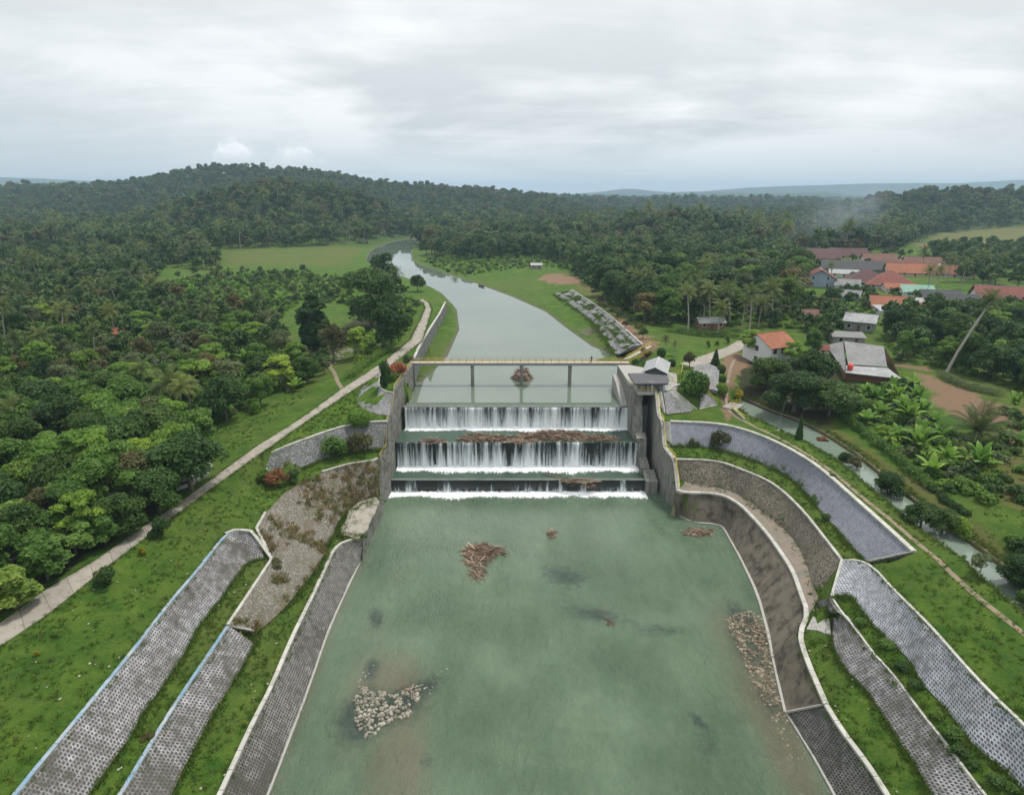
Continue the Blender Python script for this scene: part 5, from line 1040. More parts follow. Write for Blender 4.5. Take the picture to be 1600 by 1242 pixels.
LM = {'dark': m_leaf('leaves_dark', (0.026,0.065,0.014), (0.074,0.142,0.029)), 'mid': m_leaf('leaves_mid', (0.044,0.103,0.016), (0.128,0.234,0.036)), 'light': m_leaf('leaves_light', (0.084,0.180,0.020), (0.237,0.372,0.050)),
      'olive': m_leaf('leaves_olive', (0.064,0.072,0.023), (0.166,0.156,0.058)), 'grey': m_leaf('leaves_greygreen', (0.058,0.094,0.038), (0.166,0.210,0.089)), 'red': m_leaf('leaves_red', (.060,.075,.022), (.40,.13,.07)), 'yellow': m_leaf('leaves_yellow', (.22,.21,.02), (.60,.50,.05)),
      'palm': m_leaf('leaves_palm', (0.044,0.079,0.019), (0.173,0.216,0.058)), 'banana': m_leaf('leaves_banana', (.070,.165,.022), (.19,.35,.055), .35), 'teak': m_leaf('leaves_broad', (0.051,0.120,0.017), (0.218,0.336,0.063)),
      'dry': m_leaf('dry_growth', (.10,.08,.035), (.24,.19,.09)), 'white': m_leaf('white_blossom', (.5,.5,.48), (.75,.75,.72)), 'haze': m_leaf('leaves_far', (0.033,0.074,0.018), (0.102,0.168,0.040), .25, .9)}
M['bark'] = m_flat('bark', (.10, .085, .065), .9, .35, 3); M['palebark'] = m_flat('pale_bark', (.30, .28, .24), .9, .3, 3)
nr = np.random.default_rng(7)
def leafmesh(name, lobes, n, size, mat_, flat=.3, shell=(.55, 1.05), asp=.55, up=-.45, trunk=None, bark=None):
    """many leaf-sized faces spread through the lobes of a crown"""
    C = np.array([l[0] for l in lobes], float); Rr = np.array([l[1] if hasattr(l[1], '__len__') else (l[1],)*3 for l in lobes], float)
    wt = (Rr[:,0]*Rr[:,1]*Rr[:,2])**(2/3); k = nr.choice(len(lobes), n, p=wt/wt.sum())
    d = nr.normal(size=(n,3)); d /= np.linalg.norm(d, axis=1)[:,None]; lowm = d[:,2] < up; d[lowm,2] *= -1
    rad = shell[0] + (shell[1]-shell[0]) * nr.random(n)**.5; p = C[k] + d * Rr[k] * rad[:,None]
    nrm = d * .8 + nr.normal(size=(n,3)) * .55; nrm[:,2] += flat; nrm /= np.linalg.norm(nrm, axis=1)[:,None]
    t = np.cross(nrm, nr.normal(size=(n,3))); t /= np.linalg.norm(t, axis=1)[:,None]; b = np.cross(nrm, t)
    s = size * (.6 + .8 * nr.random(n))[:,None]
    V = np.empty((n,4,3)); V[:,0] = p - t*s; V[:,1] = p + b*s*asp - nrm*s*.12; V[:,2] = p + t*s; V[:,3] = p - b*s*asp - nrm*s*.12
    lob = nr.random(len(lobes)); lv = np.clip(.55*lob[k] + .5*nr.random(n) - .05, 0, 1)
    return mk(name, V.reshape(-1,3), np.arange(n*4).reshape(n,4), lv, mat_, trunk, bark)
def mk(name, V, Fq, lv, mat_, trunk=None, bark=None):
    me = bpy.data.meshes.new(name); V = V.tolist(); Fs = [tuple(f) for f in Fq.tolist()]; nl = len(Fs); lv = list(lv)
    if trunk: b0 = len(V); V += trunk.v; Fs += [tuple(i + b0 for i in f) for f in trunk.f]; lv += [.5] * len(trunk.f)
    me.from_pydata(V, [], Fs); a = me.attributes.new('lv', 'FLOAT', 'FACE'); a.data.foreach_set('value', np.array(lv, np.float32)); me.materials.append(mat_)
    if trunk: me.materials.append(bark); me.polygons.foreach_set('material_index', [0]*nl + [1]*(len(Fs)-nl))
    me.update(); return me
def lobeset(n, c, r, lr, flat=1.0, rnd=random):
    out = []
    for i in range(n):
        a = rnd.uniform(0, 6.28); u = rnd.uniform(-.75, 1); q = math.sqrt(max(0, 1-u*u)) * rnd.uniform(.45, 1)
        k = rnd.uniform(*lr); out.append(((c[0]+r[0]*q*math.cos(a), c[1]+r[1]*q*math.sin(a), c[2]+r[2]*u*.8), (k, k, k*flat)))
    return out
def trunkmb(lobes, h, r0, nl=7, lean=0.0, rnd=random):
    m = MB(); f = Vector((lean*h*.5 + rnd.uniform(-.2,.2), rnd.uniform(-.2,.2), h)); pts = [Vector((0,0,-.6)), Vector((f.x*.3, f.y*.3+.1, h*.45)), f]; m.tube(pts, [r0*1.25, r0*.85, r0*.6], 7)
    for l in rnd.sample(lobes, min(nl, len(lobes))):
        c = Vector(l[0]); a = pts[1].lerp(f, rnd.uniform(.3, 1)); mid = a.lerp(c, .5) + Vector((0,0,-.25)); m.tube([a, mid, c], [r0*.42, r0*.28, r0*.10], 5)
    return m
tr = random.Random(3)
KINDS = {}
def kind(key, leafkey, lobes, n, size, h, r0, bark='bark', nl=8, **k):
    cm = leafmesh('crown', lobes, n, size, LM[leafkey], **k); tm = trunkmb(lobes, h, r0, nl, 0, tr)
    o = tm.build('trunk', M[bark]); t_ = o.data; bpy.data.objects.remove(o); KINDS.setdefault(key, []).append((cm, t_))
for i in range(3):
    kind('dark', 'dark', lobeset(24, (0,0,4.5), (3.1,3.1,3.4), (1.0,1.8), .9, tr), 6200, .25, 3.0, .26)
    kind('mid', 'mid', lobeset(22, (0,0,4.5), (3.0,3.0,3.3), (.9,1.6), .8, tr), 5400, .25, 3.0, .22)
    kind('light', 'light', lobeset(20, (0,0,5.0), (3.1,3.1,2.7), (.7,1.4), .55, tr), 4200, .25, 3.6, .18, 'palebark', flat=.7)
for i in range(2):
    kind('olive', 'olive', lobeset(14, (0,0,5.0), (2.6,2.6,2.5), (.9,1.5), .9, tr), 3000, .24, 3.2, .2)
    kind('grey', 'grey', lobeset(14, (0,0,5.6), (2.4,2.4,2.4), (.8,1.3), .85, tr), 2300, .24, 4.0, .17, 'palebark', 11)
    kind('bare', 'grey', lobeset(9, (0,0,6.2), (2.6,2.6,2.2), (.4,.8), .8, tr), 420, .22, 3.4, .2, 'palebark', 9)
    kind('teak', 'teak', lobeset(18, (0,0,4.2), (3.2,3.2,3.2), (1.0,1.7), .8, tr), 2600, .44, 3.0, .2, flat=.9, asp=.75)
    kind('spread', 'mid', lobeset(20, (0,0,5.0), (3.9,3.9,2.3), (.9,1.6), .55, tr), 4800, .26, 4.2, .26, flat=.8)
kind('dome', 'dark', lobeset(34, (0,0,4.3), (3.7,3.7,3.7), (1.0,1.7), .9, tr), 9500, .20, 2.4, .32)
kind('column', 'dark', [((tr.uniform(-.9,.9), tr.uniform(-.9,.9), 1.6 + i*.45), tr.uniform(.9,1.4) * (1 - .03*i)) for i in range(15)], 6000, .2, 4, .25)
def shrubmesh(key, n=1100, size=.12, r=(.9,.9,.8), lobes=8, c=.8, lr=(.35,.6)):
    return leafmesh('foliage', lobeset(lobes, (0,0,c), r, lr, .9, tr), n, size, LM[key], up=-.9)
SHR = {k: shrubmesh(k) for k in ('dark', 'mid', 'light', 'red', 'yellow', 'olive', 'grey', 'dry', 'teak')}
SHR['ball'] = leafmesh('foliage', [((0,0,.85), (.95,.95,.85))], 2600, .10, LM['light'], shell=(.85,1.04), up=-1)
SHR['darkball'] = leafmesh('foliage', [((0,0,.85), (.95,.95,.9))], 1800, .11, LM['dark'], shell=(.8,1.04), up=-1)
SHR['cone'] = leafmesh('foliage', [((0,0,.25+i*.19), (.62-.056*i,.62-.056*i,.2)) for i in range(10)], 2200, .09, LM['dark'], shell=(.6,1.05), up=-1)
SHR['white'] = leafmesh('foliage', lobeset(8, (0,0,.8), (1,1,.7), (.3,.5), .9, tr), 160, .12, LM['white'])
def frond(V, Fc, lv, base, az, el, ln, droop, lw, n=13, tone=.5):
    d = Vector((math.cos(az)*math.cos(el), math.sin(az)*math.cos(el), math.sin(el))); p = Vector(base); st = ln / n; sd = Vector((-math.sin(az), math.cos(az), 0))
    for i in range(n):
        k = i / n; d2 = (d + Vector((0,0,-droop*k*k*2.2))).normalized(); q = p + d2 * st; wd = lw * (math.sin(math.pi * (.12 + .86*k)))
        nb = sd.cross(d2).normalized()
        b = len(V); V += [p - sd*.035, p + sd*.035, q + sd*.03, q - sd*.03]; Fc.append((b,b+1,b+2,b+3)); lv.append(.75)
        for s in (-1, 1):
            for h_ in (0, .5):
                o = p.lerp(q, h_); tip = o + sd*s*wd + d2*wd*.45 - Vector((0,0,1))*wd*(.30+.35*k); b = len(V); V += [o, o + d2*st*.30, tip + d2*.05, tip]; Fc.append((b,b+1,b+2,b+3)); lv.append(min(1, max(0, tone + tr.uniform(-.25,.25))))
        p = q
def palm(h, nf, ln, lean, lw=.62, r0=.17):
    V, Fc, lv = [], [], []; topv = Vector((lean*h, .05*h, h))
    for i in range(nf):
        k = i / nf; frond(V, Fc, lv, topv, i*2.4 + tr.uniform(-.2,.2), R(78 - 105*k + tr.uniform(-8,8)), ln*tr.uniform(.8,1.1), .55 + .5*k, lw, 13, .65 - .45*k)
    cm = mk('fronds', np.array([tuple(v) for v in V]), np.array(Fc), lv, LM['palm'])
    m = MB(); m.tube([(0,0,-.5),(lean*h*.15,0,h*.3),(lean*h*.5,.02*h,h*.66),tuple(topv)], [r0*1.3, r0, r0*.85, r0*.75], 8)
    for i in range(5): m.ball(topv + Vector((.25*math.cos(i*1.3), .25*math.sin(i*1.3), -.25)), .15, 6, 4)
    o = m.build('trunk', M['palebark']); t_ = o.data; bpy.data.objects.remove(o); return cm, t_
PALMS = [palm(7.5, 24, 3.6, .06), palm(9.0, 22, 3.5, -.08), palm(6.0, 26, 3.8, .03), palm(8.5, 20, 3.3, .16)]
def banana(n, ln, seed):
    V, Fc, lv = [], [], []; rr = random.Random(seed)
    for i in range(n):
        az, el = i*2.4 + rr.uniform(-.3,.3), R(rr.uniform(35, 78)); d = Vector((math.cos(az)*math.cos(el), math.sin(az)*math.cos(el), math.sin(el))); sd = Vector((-math.sin(az), math.cos(az), 0)); p = Vector((0,0,.8)); L_ = ln*rr.uniform(.75,1.1); K = 7; prev = None; tone = rr.random()
        for j in range(K + 1):
            k = j / K; wd = .42 * math.sin(math.pi * min(1, .1 + k*.9))**.6 * (1 if k < .98 else .2); dd = (d + Vector((0,0,-1.1*k*k))).normalized(); b = len(V); V += [p - sd*wd - Vector((0,0,wd*.25)), p, p + sd*wd - Vector((0,0,wd*.25))]
            if prev is not None: Fc += [(prev, prev+1, b+1, b), (prev+1, prev+2, b+2, b+1)]; lv += [tone, min(1, tone+.15)]
            prev = b; p = p + dd * L_ / K
    cm = mk('leaves', np.array([tuple(v) for v in V]), np.array(Fc), lv, LM['banana']); m = MB(); m.tube([(0,0,-.3),(0.03,0,.5),(0,0,1.05)], [.16,.13,.08], 8); o = m.build('stem', LM['olive']); t_ = o.data; bpy.data.objects.remove(o); return cm, t_
BAN = [banana(8, 2.4, 1), banana(11, 2.6, 2), banana(6, 2.2, 3)]
# wild palm-lily clump etc. reuse frond builder
def oilpalm():
    V, Fc, lv = [], [], []
    for i in range(26): frond(V, Fc, lv, (0,0,1.3), i*2.4, R(80 - 85*i/26), tr.uniform(3.4,4.4), .5, .7, 13, .45)
    cm = mk('fronds', np.array([tuple(v) for v in V]), np.array(Fc), lv, LM['palm']); m = MB(); m.tube([(0,0,-.4),(0,0,.7),(0,0,1.4)], [.4,.42,.3], 8); o = m.build('trunk', M['bark']); t_ = o.data; bpy.data.objects.remove(o); return cm, t_
OIL = oilpalm()
def put(name, parts, loc, sc, rz, label, cat, group=None):
    """parts: [(part name, mesh)]"""
    r = empty(name, tuple(loc), rz); r.scale = sc if hasattr(sc, '__len__') else (sc, sc, sc)
    for n_, me in parts: o = bpy.data.objects.new(n_, me); COL.objects.link(o); o.parent = r
    return tag(r, label, cat, group)
def single(name, me, loc, sc, rz, label, cat, group=None):
    o = bpy.data.objects.new(name, me); COL.objects.link(o); o.location = tuple(loc); o.scale = sc if hasattr(sc, '__len__') else (sc, sc, sc); o.rotation_euler = (0, 0, rz); return tag(o, label, cat, group)
vr = random.Random(21)
def tree(px, py, h, key, label, wide=1.0, group=None):
    cm, t_ = vr.choice(KINDS[key]); p = G(px, py) if not isinstance(px, Vector) else px; s = h / 8.0
    return put('broadleaf_tree', [('crown', cm), ('trunk', t_)], p, (s*wide, s*wide, s), vr.uniform(0, 6.28), label, 'tree', group)
def shrub(px, py, r, key, label, tall=1.0, group=None, Z=None):
    p = P(px, py, Z) if Z else G(px, py); return single('shrub', SHR[key], p - Vector((0,0,.15)), (r, r, r*tall), vr.uniform(0, 6.28), label, 'shrub', group)
def palmt(px, py, i, s, label, rz=None, group=None):
    p = G(px, py) if not isinstance(px, Vector) else px; cm, t_ = PALMS[i]; return put('coconut_palm', [('fronds', cm), ('trunk', t_)], p, s, vr.uniform(0, 6.28) if rz is None else rz, label, 'palm', group)
def ban(px, py, i, s, label, group=None):
    p = G(px, py) if not isinstance(px, Vector) else px; cm, t_ = BAN[i]; return put('banana_plant', [('leaves', cm), ('stem', t_)], p, s, vr.uniform(0, 6.28), label, 'banana plant', group)
OCC = []
for hx, hy, hw, vl in HOUSES:
    OCC.append((hx, hy, hw*.62)); dv = Vector((hx, hy)).normalized()
    for q in ((5, 11) if vl else (4,)): OCC.append((hx - dv.x*(q + hw*.3), hy - dv.y*(q + hw*.3), hw*.5))
def T(*a, **k): o = tree(*a, **k); OCC.append((o.location.x, o.location.y, 2.6 * o.scale[0])); return o
# --- named trees of the left bank
T(582, 514, 19, 'dome', 'huge dark round tree beside the bend of the concrete path', 1.05)
T(492, 556, 17, 'column', 'tall dark columnar tree left of the brownish tree', 1.5)
T(522, 566, 10.5, 'olive', 'brownish olive tree beside the tall dark columnar tree', 1.0)
T(612, 546, 13, 'dark', 'mid-size dark tree leaning over the concrete path below the huge round tree', .9)
T(653, 456, 8, 'dark', 'small round tree alone on the left bank of the upper river')
T(632, 462, 5.5, 'mid', 'low bushy tree beside the small round riverside tree')
T(560, 560, 9, 'light', 'slender pale-stemmed tree with airy crown among white rubble')
for a in ((300,765,9.5,'dark','broad dark tree overhanging the drain inlet on the left',1.3),(215,790,9,'olive','brown-green tree filling the dark mass beside the path on the left',1.3),(150,745,9.5,'light','bright yellow-green broad tree at the left edge above the teak bushes',1.35),(90,760,8.5,'light','bright green tree leftmost in the mass beside the path',1.3),
          (240,715,9.5,'dark','dark broad tree behind the drain inlet tree',1.3),(310,700,8,'mid','green tree at the lawn edge behind the drain inlet',1.1),(170,690,9,'mid','green tree behind the bright yellow-green tree on the left',1.25),(40,720,9,'mid','green tree at the far left edge behind the bright trees',1.2),(250,800,6.5,'dark','low dark tree close to the concrete path on the left',1.3),(190,835,6.0,'dark','low dark bushy tree shading the brown leaf litter beside the path',1.3)): T(*a[:5], wide=a[5])
for i, a in enumerate(((25,950,5.5),(75,905,5.5),(120,865,5.5),(-20,900,6),(30,850,6.5),(100,815,6.5),(-40,820,7),(165,850,4.6))):
    T(*a, 'teak', 'broad-leaved bushy tree in the thicket at the lower left edge beside the path', 1.15, 'broad-leaved trees at the lower left edge')
# --- right side named trees
for a in ((1240,642,8.8,'dome','wide dark domed tree standing over the head of the canal',1.5),(1295,650,7.5,'dark','dark tree right of the wide domed tree by the canal',1.5),(1200,612,8.0,'dark','dark tree left of the wide domed tree near the dirt path',1.45),(1265,605,9,'dark','dark tree behind the wide domed tree, left of the workshop',1.2),(1325,650,5,'mid','low green tree below the brick wall of the workshop',1.3),
          (1173,560,8.5,'light','bright green feathery tree left of the white two-storey house',1.1),(1236,580,8.5,'light','yellow-green tree in front of the white two-storey house',.85),(1268,556,7,'mid','green conical tree between the white house and the workshop',.8)): T(*a[:5], wide=a[5])
for a in ((1338,738,3.0,'olive','small brownish tree on the canal bank, second from the conifer'),(1385,778,4.2,'dark','spreading small tree over the canal, left of the fallen-over tree pair'),(1437,826,4.0,'dark','dark small tree leaning over the canal beside the yellow-green shrub'),(1470,835,3.8,'dark','dark small tree overhanging the canal, nearest the palm-like shrub'),(1530,900,3.0,'grey','small grey-green shrub-like tree on the near bank at the canal end'),(1592,925,4.5,'dark','dark tree at the right edge beside the lower canal'),(1320,725,2.2,'dark','tiny dark tree on the near canal bank right of the conifer')):
    T(*a[:5], wide=1.25)
T(1077, 575, 4.2, 'olive', 'dark reddish bushy tree behind the gatehouse roof', 1.1)
for a in ((1040,548,2,.55,'small palm with ragged fronds behind the gatehouse'),(1052,556,0,.45,'second small palm closer to the lawn behind the gatehouse')): palmt(*a)
# --- shrubs
for a in ((1084,624,3.3,'mid','big round green bush on the stone slope below the gatehouse',1.1),(1094,616,2.0,'olive','reddish-brown bush behind the right side of the big round green bush',1.3),(254,836,1.5,'dark','dark bushy shrub at the edge of the path on the left lawn',1.1),(170,914,1.5,'dark','second dark shrub standing on the lawn below the path',1.0),(222,866,.55,'yellow','small yellow-leaved plant on the left lawn',1.3),(57,1024,.35,'yellow','tiny bright yellow plant low on the left lawn',1.2),(88,992,.6,'light','low green plant inside a ring on the left lawn',.8),
          (562,664,2.4,'ball','round clipped light green shrub above the curved rubble wall',.9),(524,716,2.6,'mid','large green shrub growing in front of the curved rubble wall',.95),(560,708,2.5,'olive','dark brown-green shrub beside the large shrub under the curved rubble wall',.95),(434,757,1.9,'red','orange-red flowering shrub below the end of the curved rubble wall',.9),(458,750,1.3,'dark','small dark shrub right of the orange-red flowering shrub',.9),(415,752,1.6,'mid','green shrub left of the orange-red flowering shrub',.8),
          (624,590,2.4,'red','reddish brown bush on the planted bed at the left bridge end',.9),(604,606,1.5,'dark','dark upright clipped shrub on the bastion bed',2.4),(638,566,1.3,'grey','spiky grey-green plant at the left bridge end',1.0),(612,596,1.3,'mid','green bush between the upright shrub and the reddish bush',1.0),
          (1006,561,2.0,'red','deep red bush beside the right bridge end',.9),(992,568,.9,'mid','small green plant beside the deep red bush',1.0),(1049,572,1.1,'darkball','round clipped bush behind the gatehouse roof ridge',1),(1033,557,1.2,'darkball','dark clipped bush left of the small palms',1.2),
          (1117,574,2.1,'cone','dark green clipped cone by the concrete road',1.1),(1127,582,1.1,'darkball','topmost round clipped bush in the row below the dark cone',1.1),(1129,596,.9,'darkball','middle round clipped bush in the row below the dark cone',1),(1127,616,1.5,'ball','bright round clipped bush, lowest of the row beside the dirt path',1.1),(1153,622,1.1,'yellow','bright yellow-orange bush at the small canal crossing',1.2),
          (1248,686,1.25,'cone','dark conical conifer shrub on the near bank of the canal',2.0),(1285,690,1.1,'red','bright red flowering shrub on the far side of the canal',.6),(1122,699,1.9,'olive','rose shrub with pinkish flowers at the foot of the blue-grey slope',1.1),(1083,698,1.0,'grey','small dark shrub at the foot of the blue-grey slope near the lower stairs',1.2),(1288,812,.8,'dark','low weed tuft at the foot of the blue-grey slope',.9),
          (1258,640,1.0,'white','shrub covered in white blossom below the dark domed tree',1),(1500,835,1.6,'light','yellow-green spiky shrub overhanging the far canal bank',1),(1590,905,1.6,'yellow','yellow-leaved shrub at the right edge by the canal',.8),(1318,722,.7,'dark','tiny dark shrub on the near canal bank',.9),(1300,745,.5,'mid','very small weed on the grass between slope and canal',.9),
          (400,646,1.1,'light','low shrub on the lawn left of the path',1.4),(1136,536,.8,'mid','young sapling on the small lawn behind the gatehouse',1.8),(1106,543,.7,'mid','small sapling in the middle of the lawn behind the gatehouse',1.8),(1120,540,.6,'light','thin sapling right of the middle sapling on the lawn',1.6)):
    shrub(*a[:5], tall=a[5])
# dry growth on the overgrown slope and weeds on berms
wl = 'brown dry bush growing on the overgrown stone slope'
for px, py in ((470,790),(500,770),(540,755),(565,745),(505,800),(450,820),(480,840),(530,775),(560,760),(440,855),(520,745),(575,735),(430,885),(455,900),(490,820)): shrub(px, py, vr.uniform(.8,1.5), vr.choice(['dry','dry','olive']), wl, .55, 'dry bushes on the overgrown slope')
for px, py in ((1345,975),(1385,1010),(1432,1075),(1465,1120),(1490,1150),(1520,1195),(1560,1225),(1410,1045),(1582,1235),(1500,1175)): shrub(px, py, vr.uniform(.6,1.0), vr.choice(['mid','dark','mid']), 'low weedy bush along the foot of the upper lattice slope at the lower right', .6, 'weeds along the lower right lattice slopes')
for px, py in ((238,1010),(170,1085),(215,1040),(230,1150),(392,1180),(410,1190)): shrub(px, py, vr.uniform(.4,.7), 'olive', 'flat weed patch growing through the left lattice paving', .4, 'weeds on the left lattice slopes')
# --- bananas, palms
for i, (px, py) in enumerate(((1362,628),(1398,628),(1375,650),(1340,640),(1440,650),(1460,664),(1420,645),(1352,622),(1430,608),(1392,612))): ban(px, py, i % 3, vr.uniform(1.1,1.6), 'bright banana plant in the garden below the brick-walled workshop', 'banana plants below the workshop')
for a in ((1402,688,0,1.2,'yellow-green young banana plant, leftmost of the open garden'),(1468,692,1,1.25,'young banana plant left of the dark low palm'),(1455,742,2,1.5,'pale banana plant on the grass nearest the canal hedge'),(1528,735,1,1.7,'large banana plant with drooping leaves right of the garden grass'),(1398,705,2,.8,'small banana sprout below the leftmost garden banana')): ban(*a)
put('oil_palm', [('fronds', OIL[0]), ('trunk', OIL[1])], G(1525, 690), 1.75, 0, 'dark low feathery palm with a short trunk in the right garden', 'palm')
put('coconut_palm', [('fronds', PALMS[2][0])], P(1532, 478, 31.0) if False else G(1477,584) + Vector((9.0, 2.0, 18.6)) - Vector((0,0,6)) * 1.25, 1.25, 0, 'tall slanting coconut palm with a long bare pale trunk above the brown plot', 'palm')
o = bpy.data.objects['coconut_palm']
lp_ = [x for x in bpy.data.objects if x.get('label', '').startswith('tall slanting')][0]; m = MB(); b0 = Vector(lp_.location); s_ = 1.25
m.tube([(G(1477,584) + Vector((0,0,-.4)) - b0)/s_, (Vector((2.2,.4,5.5)) + G(1477,584) - b0)/s_, (Vector((5.2,1.1,11.6)) + G(1477,584) - b0)/s_, (Vector((9.0+.15,2.05,18.6)) + G(1477,584) - b0)/s_], [.36,.27,.24,.2], 9); o = m.build('trunk', M['palebark'], lp_)
for a in ((75,566,2,1.25,'large palm with wide pale fronds near the left edge'),(182,528,0,1.15,'dense dark-hearted palm in front of the orange roofed hut'),(150,560,1,.95,'slim leaning palm right of the large wide palm on the left'),(285,668,3,1.05,'tall palm with long pale leaning trunk above the left lawn'),(30,700,2,1.25,'wide palm with drooping fronds at the left edge above the bright trees'),(225,640,1,1.05,'palm with ragged fronds left of the leaning-trunk palm'),(300,660,1,.9,'second palm beside the leaning-trunk palm above the left lawn'),(30,418,0,1.25,'far palm at the left edge below the wooded hill'),(60,430,1,1.3,'second far palm at the left edge below the wooded hill')): palmt(*a)
for i, a in enumerate(((105,640,9),(285,560,9),(100,440,10),(255,600,8),(425,520,8))): T(*a, 'bare', 'pale bare-limbed tree with few leaves in the left bank thicket', 1.1, 'bare-limbed trees of the left thicket')
for i, px in enumerate((1092,1108,1122,1140,1158,1170,1185,1075,1205,1130)): palmt(px, 505 + (i*7) % 18, i % 4, vr.uniform(1.15,1.6), 'coconut palm in the grove at the right end of the river wood', group='palms at the right end of the river wood')
for i, (px, py) in enumerate(((1462,455),(1500,452),(1450,448),(1535,440),(1480,440))): palmt(px, py, i % 4, vr.uniform(1.2,1.6), 'coconut palm standing beside the village houses on the right', group='palms beside the village')
# --- hedge along the canal field
def hedge(label, pts, w_, h_, key, n):
    ln = smooth_line([G(*p) for p in pts], 1); lob = []
    for p in resample(ln, int(plen(ln)/.9)): lob.append(((p.x + vr.gauss(0,.25), p.y + vr.gauss(0,.25), p.z + h_*.45), (w_*vr.uniform(.8,1.3), w_*vr.uniform(.8,1.3), h_*vr.uniform(.4,.7))))
    o = bpy.data.objects.new('hedge', leafmesh('hedge', lob, n, .16, LM[key], up=-.6)); COL.objects.link(o); return tag(o, label, 'hedge')
hedge('ragged green hedge along the field edge beyond the canal', [(1310,648),(1345,675),(1385,705),(1420,735),(1450,762)], 1.0, 1.5, 'mid', 7000)
hedge('low dark hedge line continuing towards the lower right field', [(1455,765),(1480,785),(1510,805)], .7, .9, 'dark', 2200)
hedge('clipped dark hedge in front of the brick hut behind the small lawn', [(1060,520),(1085,524),(1110,527),(1135,526)], 1.3, 2.0, 'dark', 3000)
hedge('green hedge lining the upper side of the concrete path near the bastion', [(545,592),(560,580),(578,568),(596,556),(612,548)], 1.2, 1.9, 'mid', 4200)
hedge('blue-green cassava row at the edge of the brown plot', [(1470,588),(1500,604),(1530,612),(1556,618)], 1.4, 1.6, 'grey', 3200)
# --- filled thickets
def scatter(poly, sp, Zg=15.0, seed=0):
    q = zone(poly, Zg); xs = [p[0] for p in q]; ys = [p[1] for p in q]; rr = random.Random(seed); out = []; cell = {}
    nt = int((max(xs)-min(xs)) * (max(ys)-min(ys)) / (sp*sp) * 5); X = np.array([rr.uniform(min(xs), max(xs)) for _ in range(nt)]); Y = np.array([rr.uniform(min(ys), max(ys)) for _ in range(nt)]); ok = inpoly(X, Y, q)
    for x, y in zip(X[ok], Y[ok]):
        s = sp * rr.uniform(.75, 1.25); cx, cy = int(x//sp), int(y//sp)
        if any((x-a)**2 + (y-b_)**2 < s*s for i in (-1,0,1) for j in (-1,0,1) for a, b_ in cell.get((cx+i, cy+j), ())): continue
        if any((x-a)**2 + (y-b_)**2 < (c_*.8)**2 for a, b_, c_ in OCC): continue
        cell.setdefault((cx, cy), []).append((x, y)); out.append((x, y))
    return out
CAND = []       # (size in picture, x, y, h, kind, label, group)
ADJ = {'dark': 'dark green', 'mid': 'fresh green', 'light': 'pale feathery green', 'olive': 'brownish olive', 'grey': 'grey-green', 'spread': 'wide flat-topped', 'bare': 'nearly bare', 'teak': 'broad-leaved'}
def fill(poly, sp, hr, mixk, where, seed, Zg=15.0, pal=.0, bn=.0):
    rr = random.Random(seed)
    for x, y in scatter(poly, sp, Zg, seed):
        z_ = gnd(x, y); p = Vector((x, y, z_)); D = y*math.cos(PIT) + (H - z_)*math.sin(PIT); px_ = CX + F*x/D
        if px_ < -150 or px_ > 1750: continue
        r_ = rr.random()
        if r_ < pal: palmt(p, 0, rr.randrange(4), rr.uniform(1.1,1.55), 'coconut palm rising ' + where, group='coconut palms ' + where)
        elif r_ < pal + bn: ban(p, 0, rr.randrange(3), rr.uniform(1.2,1.8), 'banana plant growing ' + where, group='banana plants ' + where)
        else:
            k = rr.choices(list(mixk), list(mixk.values()))[0]; h_ = rr.uniform(*hr); CAND.append((h_/D, x, y, h_, k, ADJ[k] + ' broadleaf tree ' + where, 'broadleaf trees ' + where))
fill([(-80,436),(200,448),(260,470),(340,486),(430,508),(452,560),(492,612),(400,640),(330,672),(275,690),(-80,715)], 6.0, (4.5,9.5), {'mid':3,'light':7,'dark':1.6,'olive':1.2,'grey':2,'spread':1.5,'teak':1}, 'in the left bank thicket above the path', 1, 14.5, .045, .05)
fill([(235,445),(330,425),(470,424),(555,440),(545,480),(470,470),(440,500),(340,480),(260,465)], 8.5, (2.6,5.5), {'mid':3,'light':3,'grey':1.5}, 'on the open garden ground behind the huge round tree', 2, 15.2, 0, .12)
fill([(-80,395),(130,395),(260,415),(240,440),(200,448),(-80,436)], 8, (7,12), {'dark':4,'mid':2,'grey':2}, 'along the left foot of the wooded hill', 3, 15, .06, .05)
fill([(500,595),(530,575),(520,560),(470,562),(455,565)], 4.5, (3.5,6), {'mid':2,'dark':2,'olive':1}, 'beside the small earth path on the left', 4, 15.8)
fill([(700,402),(850,402),(900,422),(940,468),(985,498),(1015,515),(1060,512),(1150,515),(1215,500),(1250,470),(1255,440),(1240,400),(1100,385),(900,380),(700,388),(660,394)], 8.2, (9,15), {'dark':5,'mid':3,'grey':1.5,'olive':.6}, 'in the wood on the right bank of the upper river', 5, 16.5, .07)
fill([(1385,498),(1440,502),(1510,494),(1620,496),(1760,500),(1760,640),(1640,630),(1570,600),(1490,580),(1440,565),(1395,560)], 5.6, (6.5,9.5), {'dark':4,'mid':3,'spread':1.5,'light':.7}, 'in the dark copse behind the brown plot on the right', 6, 16.5)
fill([(1455,395),(1760,390),(1760,462),(1530,452),(1480,440)], 9, (8,12), {'dark':3,'mid':2,'grey':1}, 'right of the village below the far field', 7, 17, .05)
fill([(1205,500),(1250,480),(1300,480),(1320,520),(1290,545),(1250,515),(1205,515)], 6.5, (5,8), {'mid':2,'dark':3,'olive':1}, 'between the white house and the grey block house', 8, 16.5)
fill([(1300,455),(1400,466),(1400,474),(1360,494),(1335,476)], 9, (3.5,5.5), {'mid':2,'dark':3}, 'among the village houses', 9, 16.8)
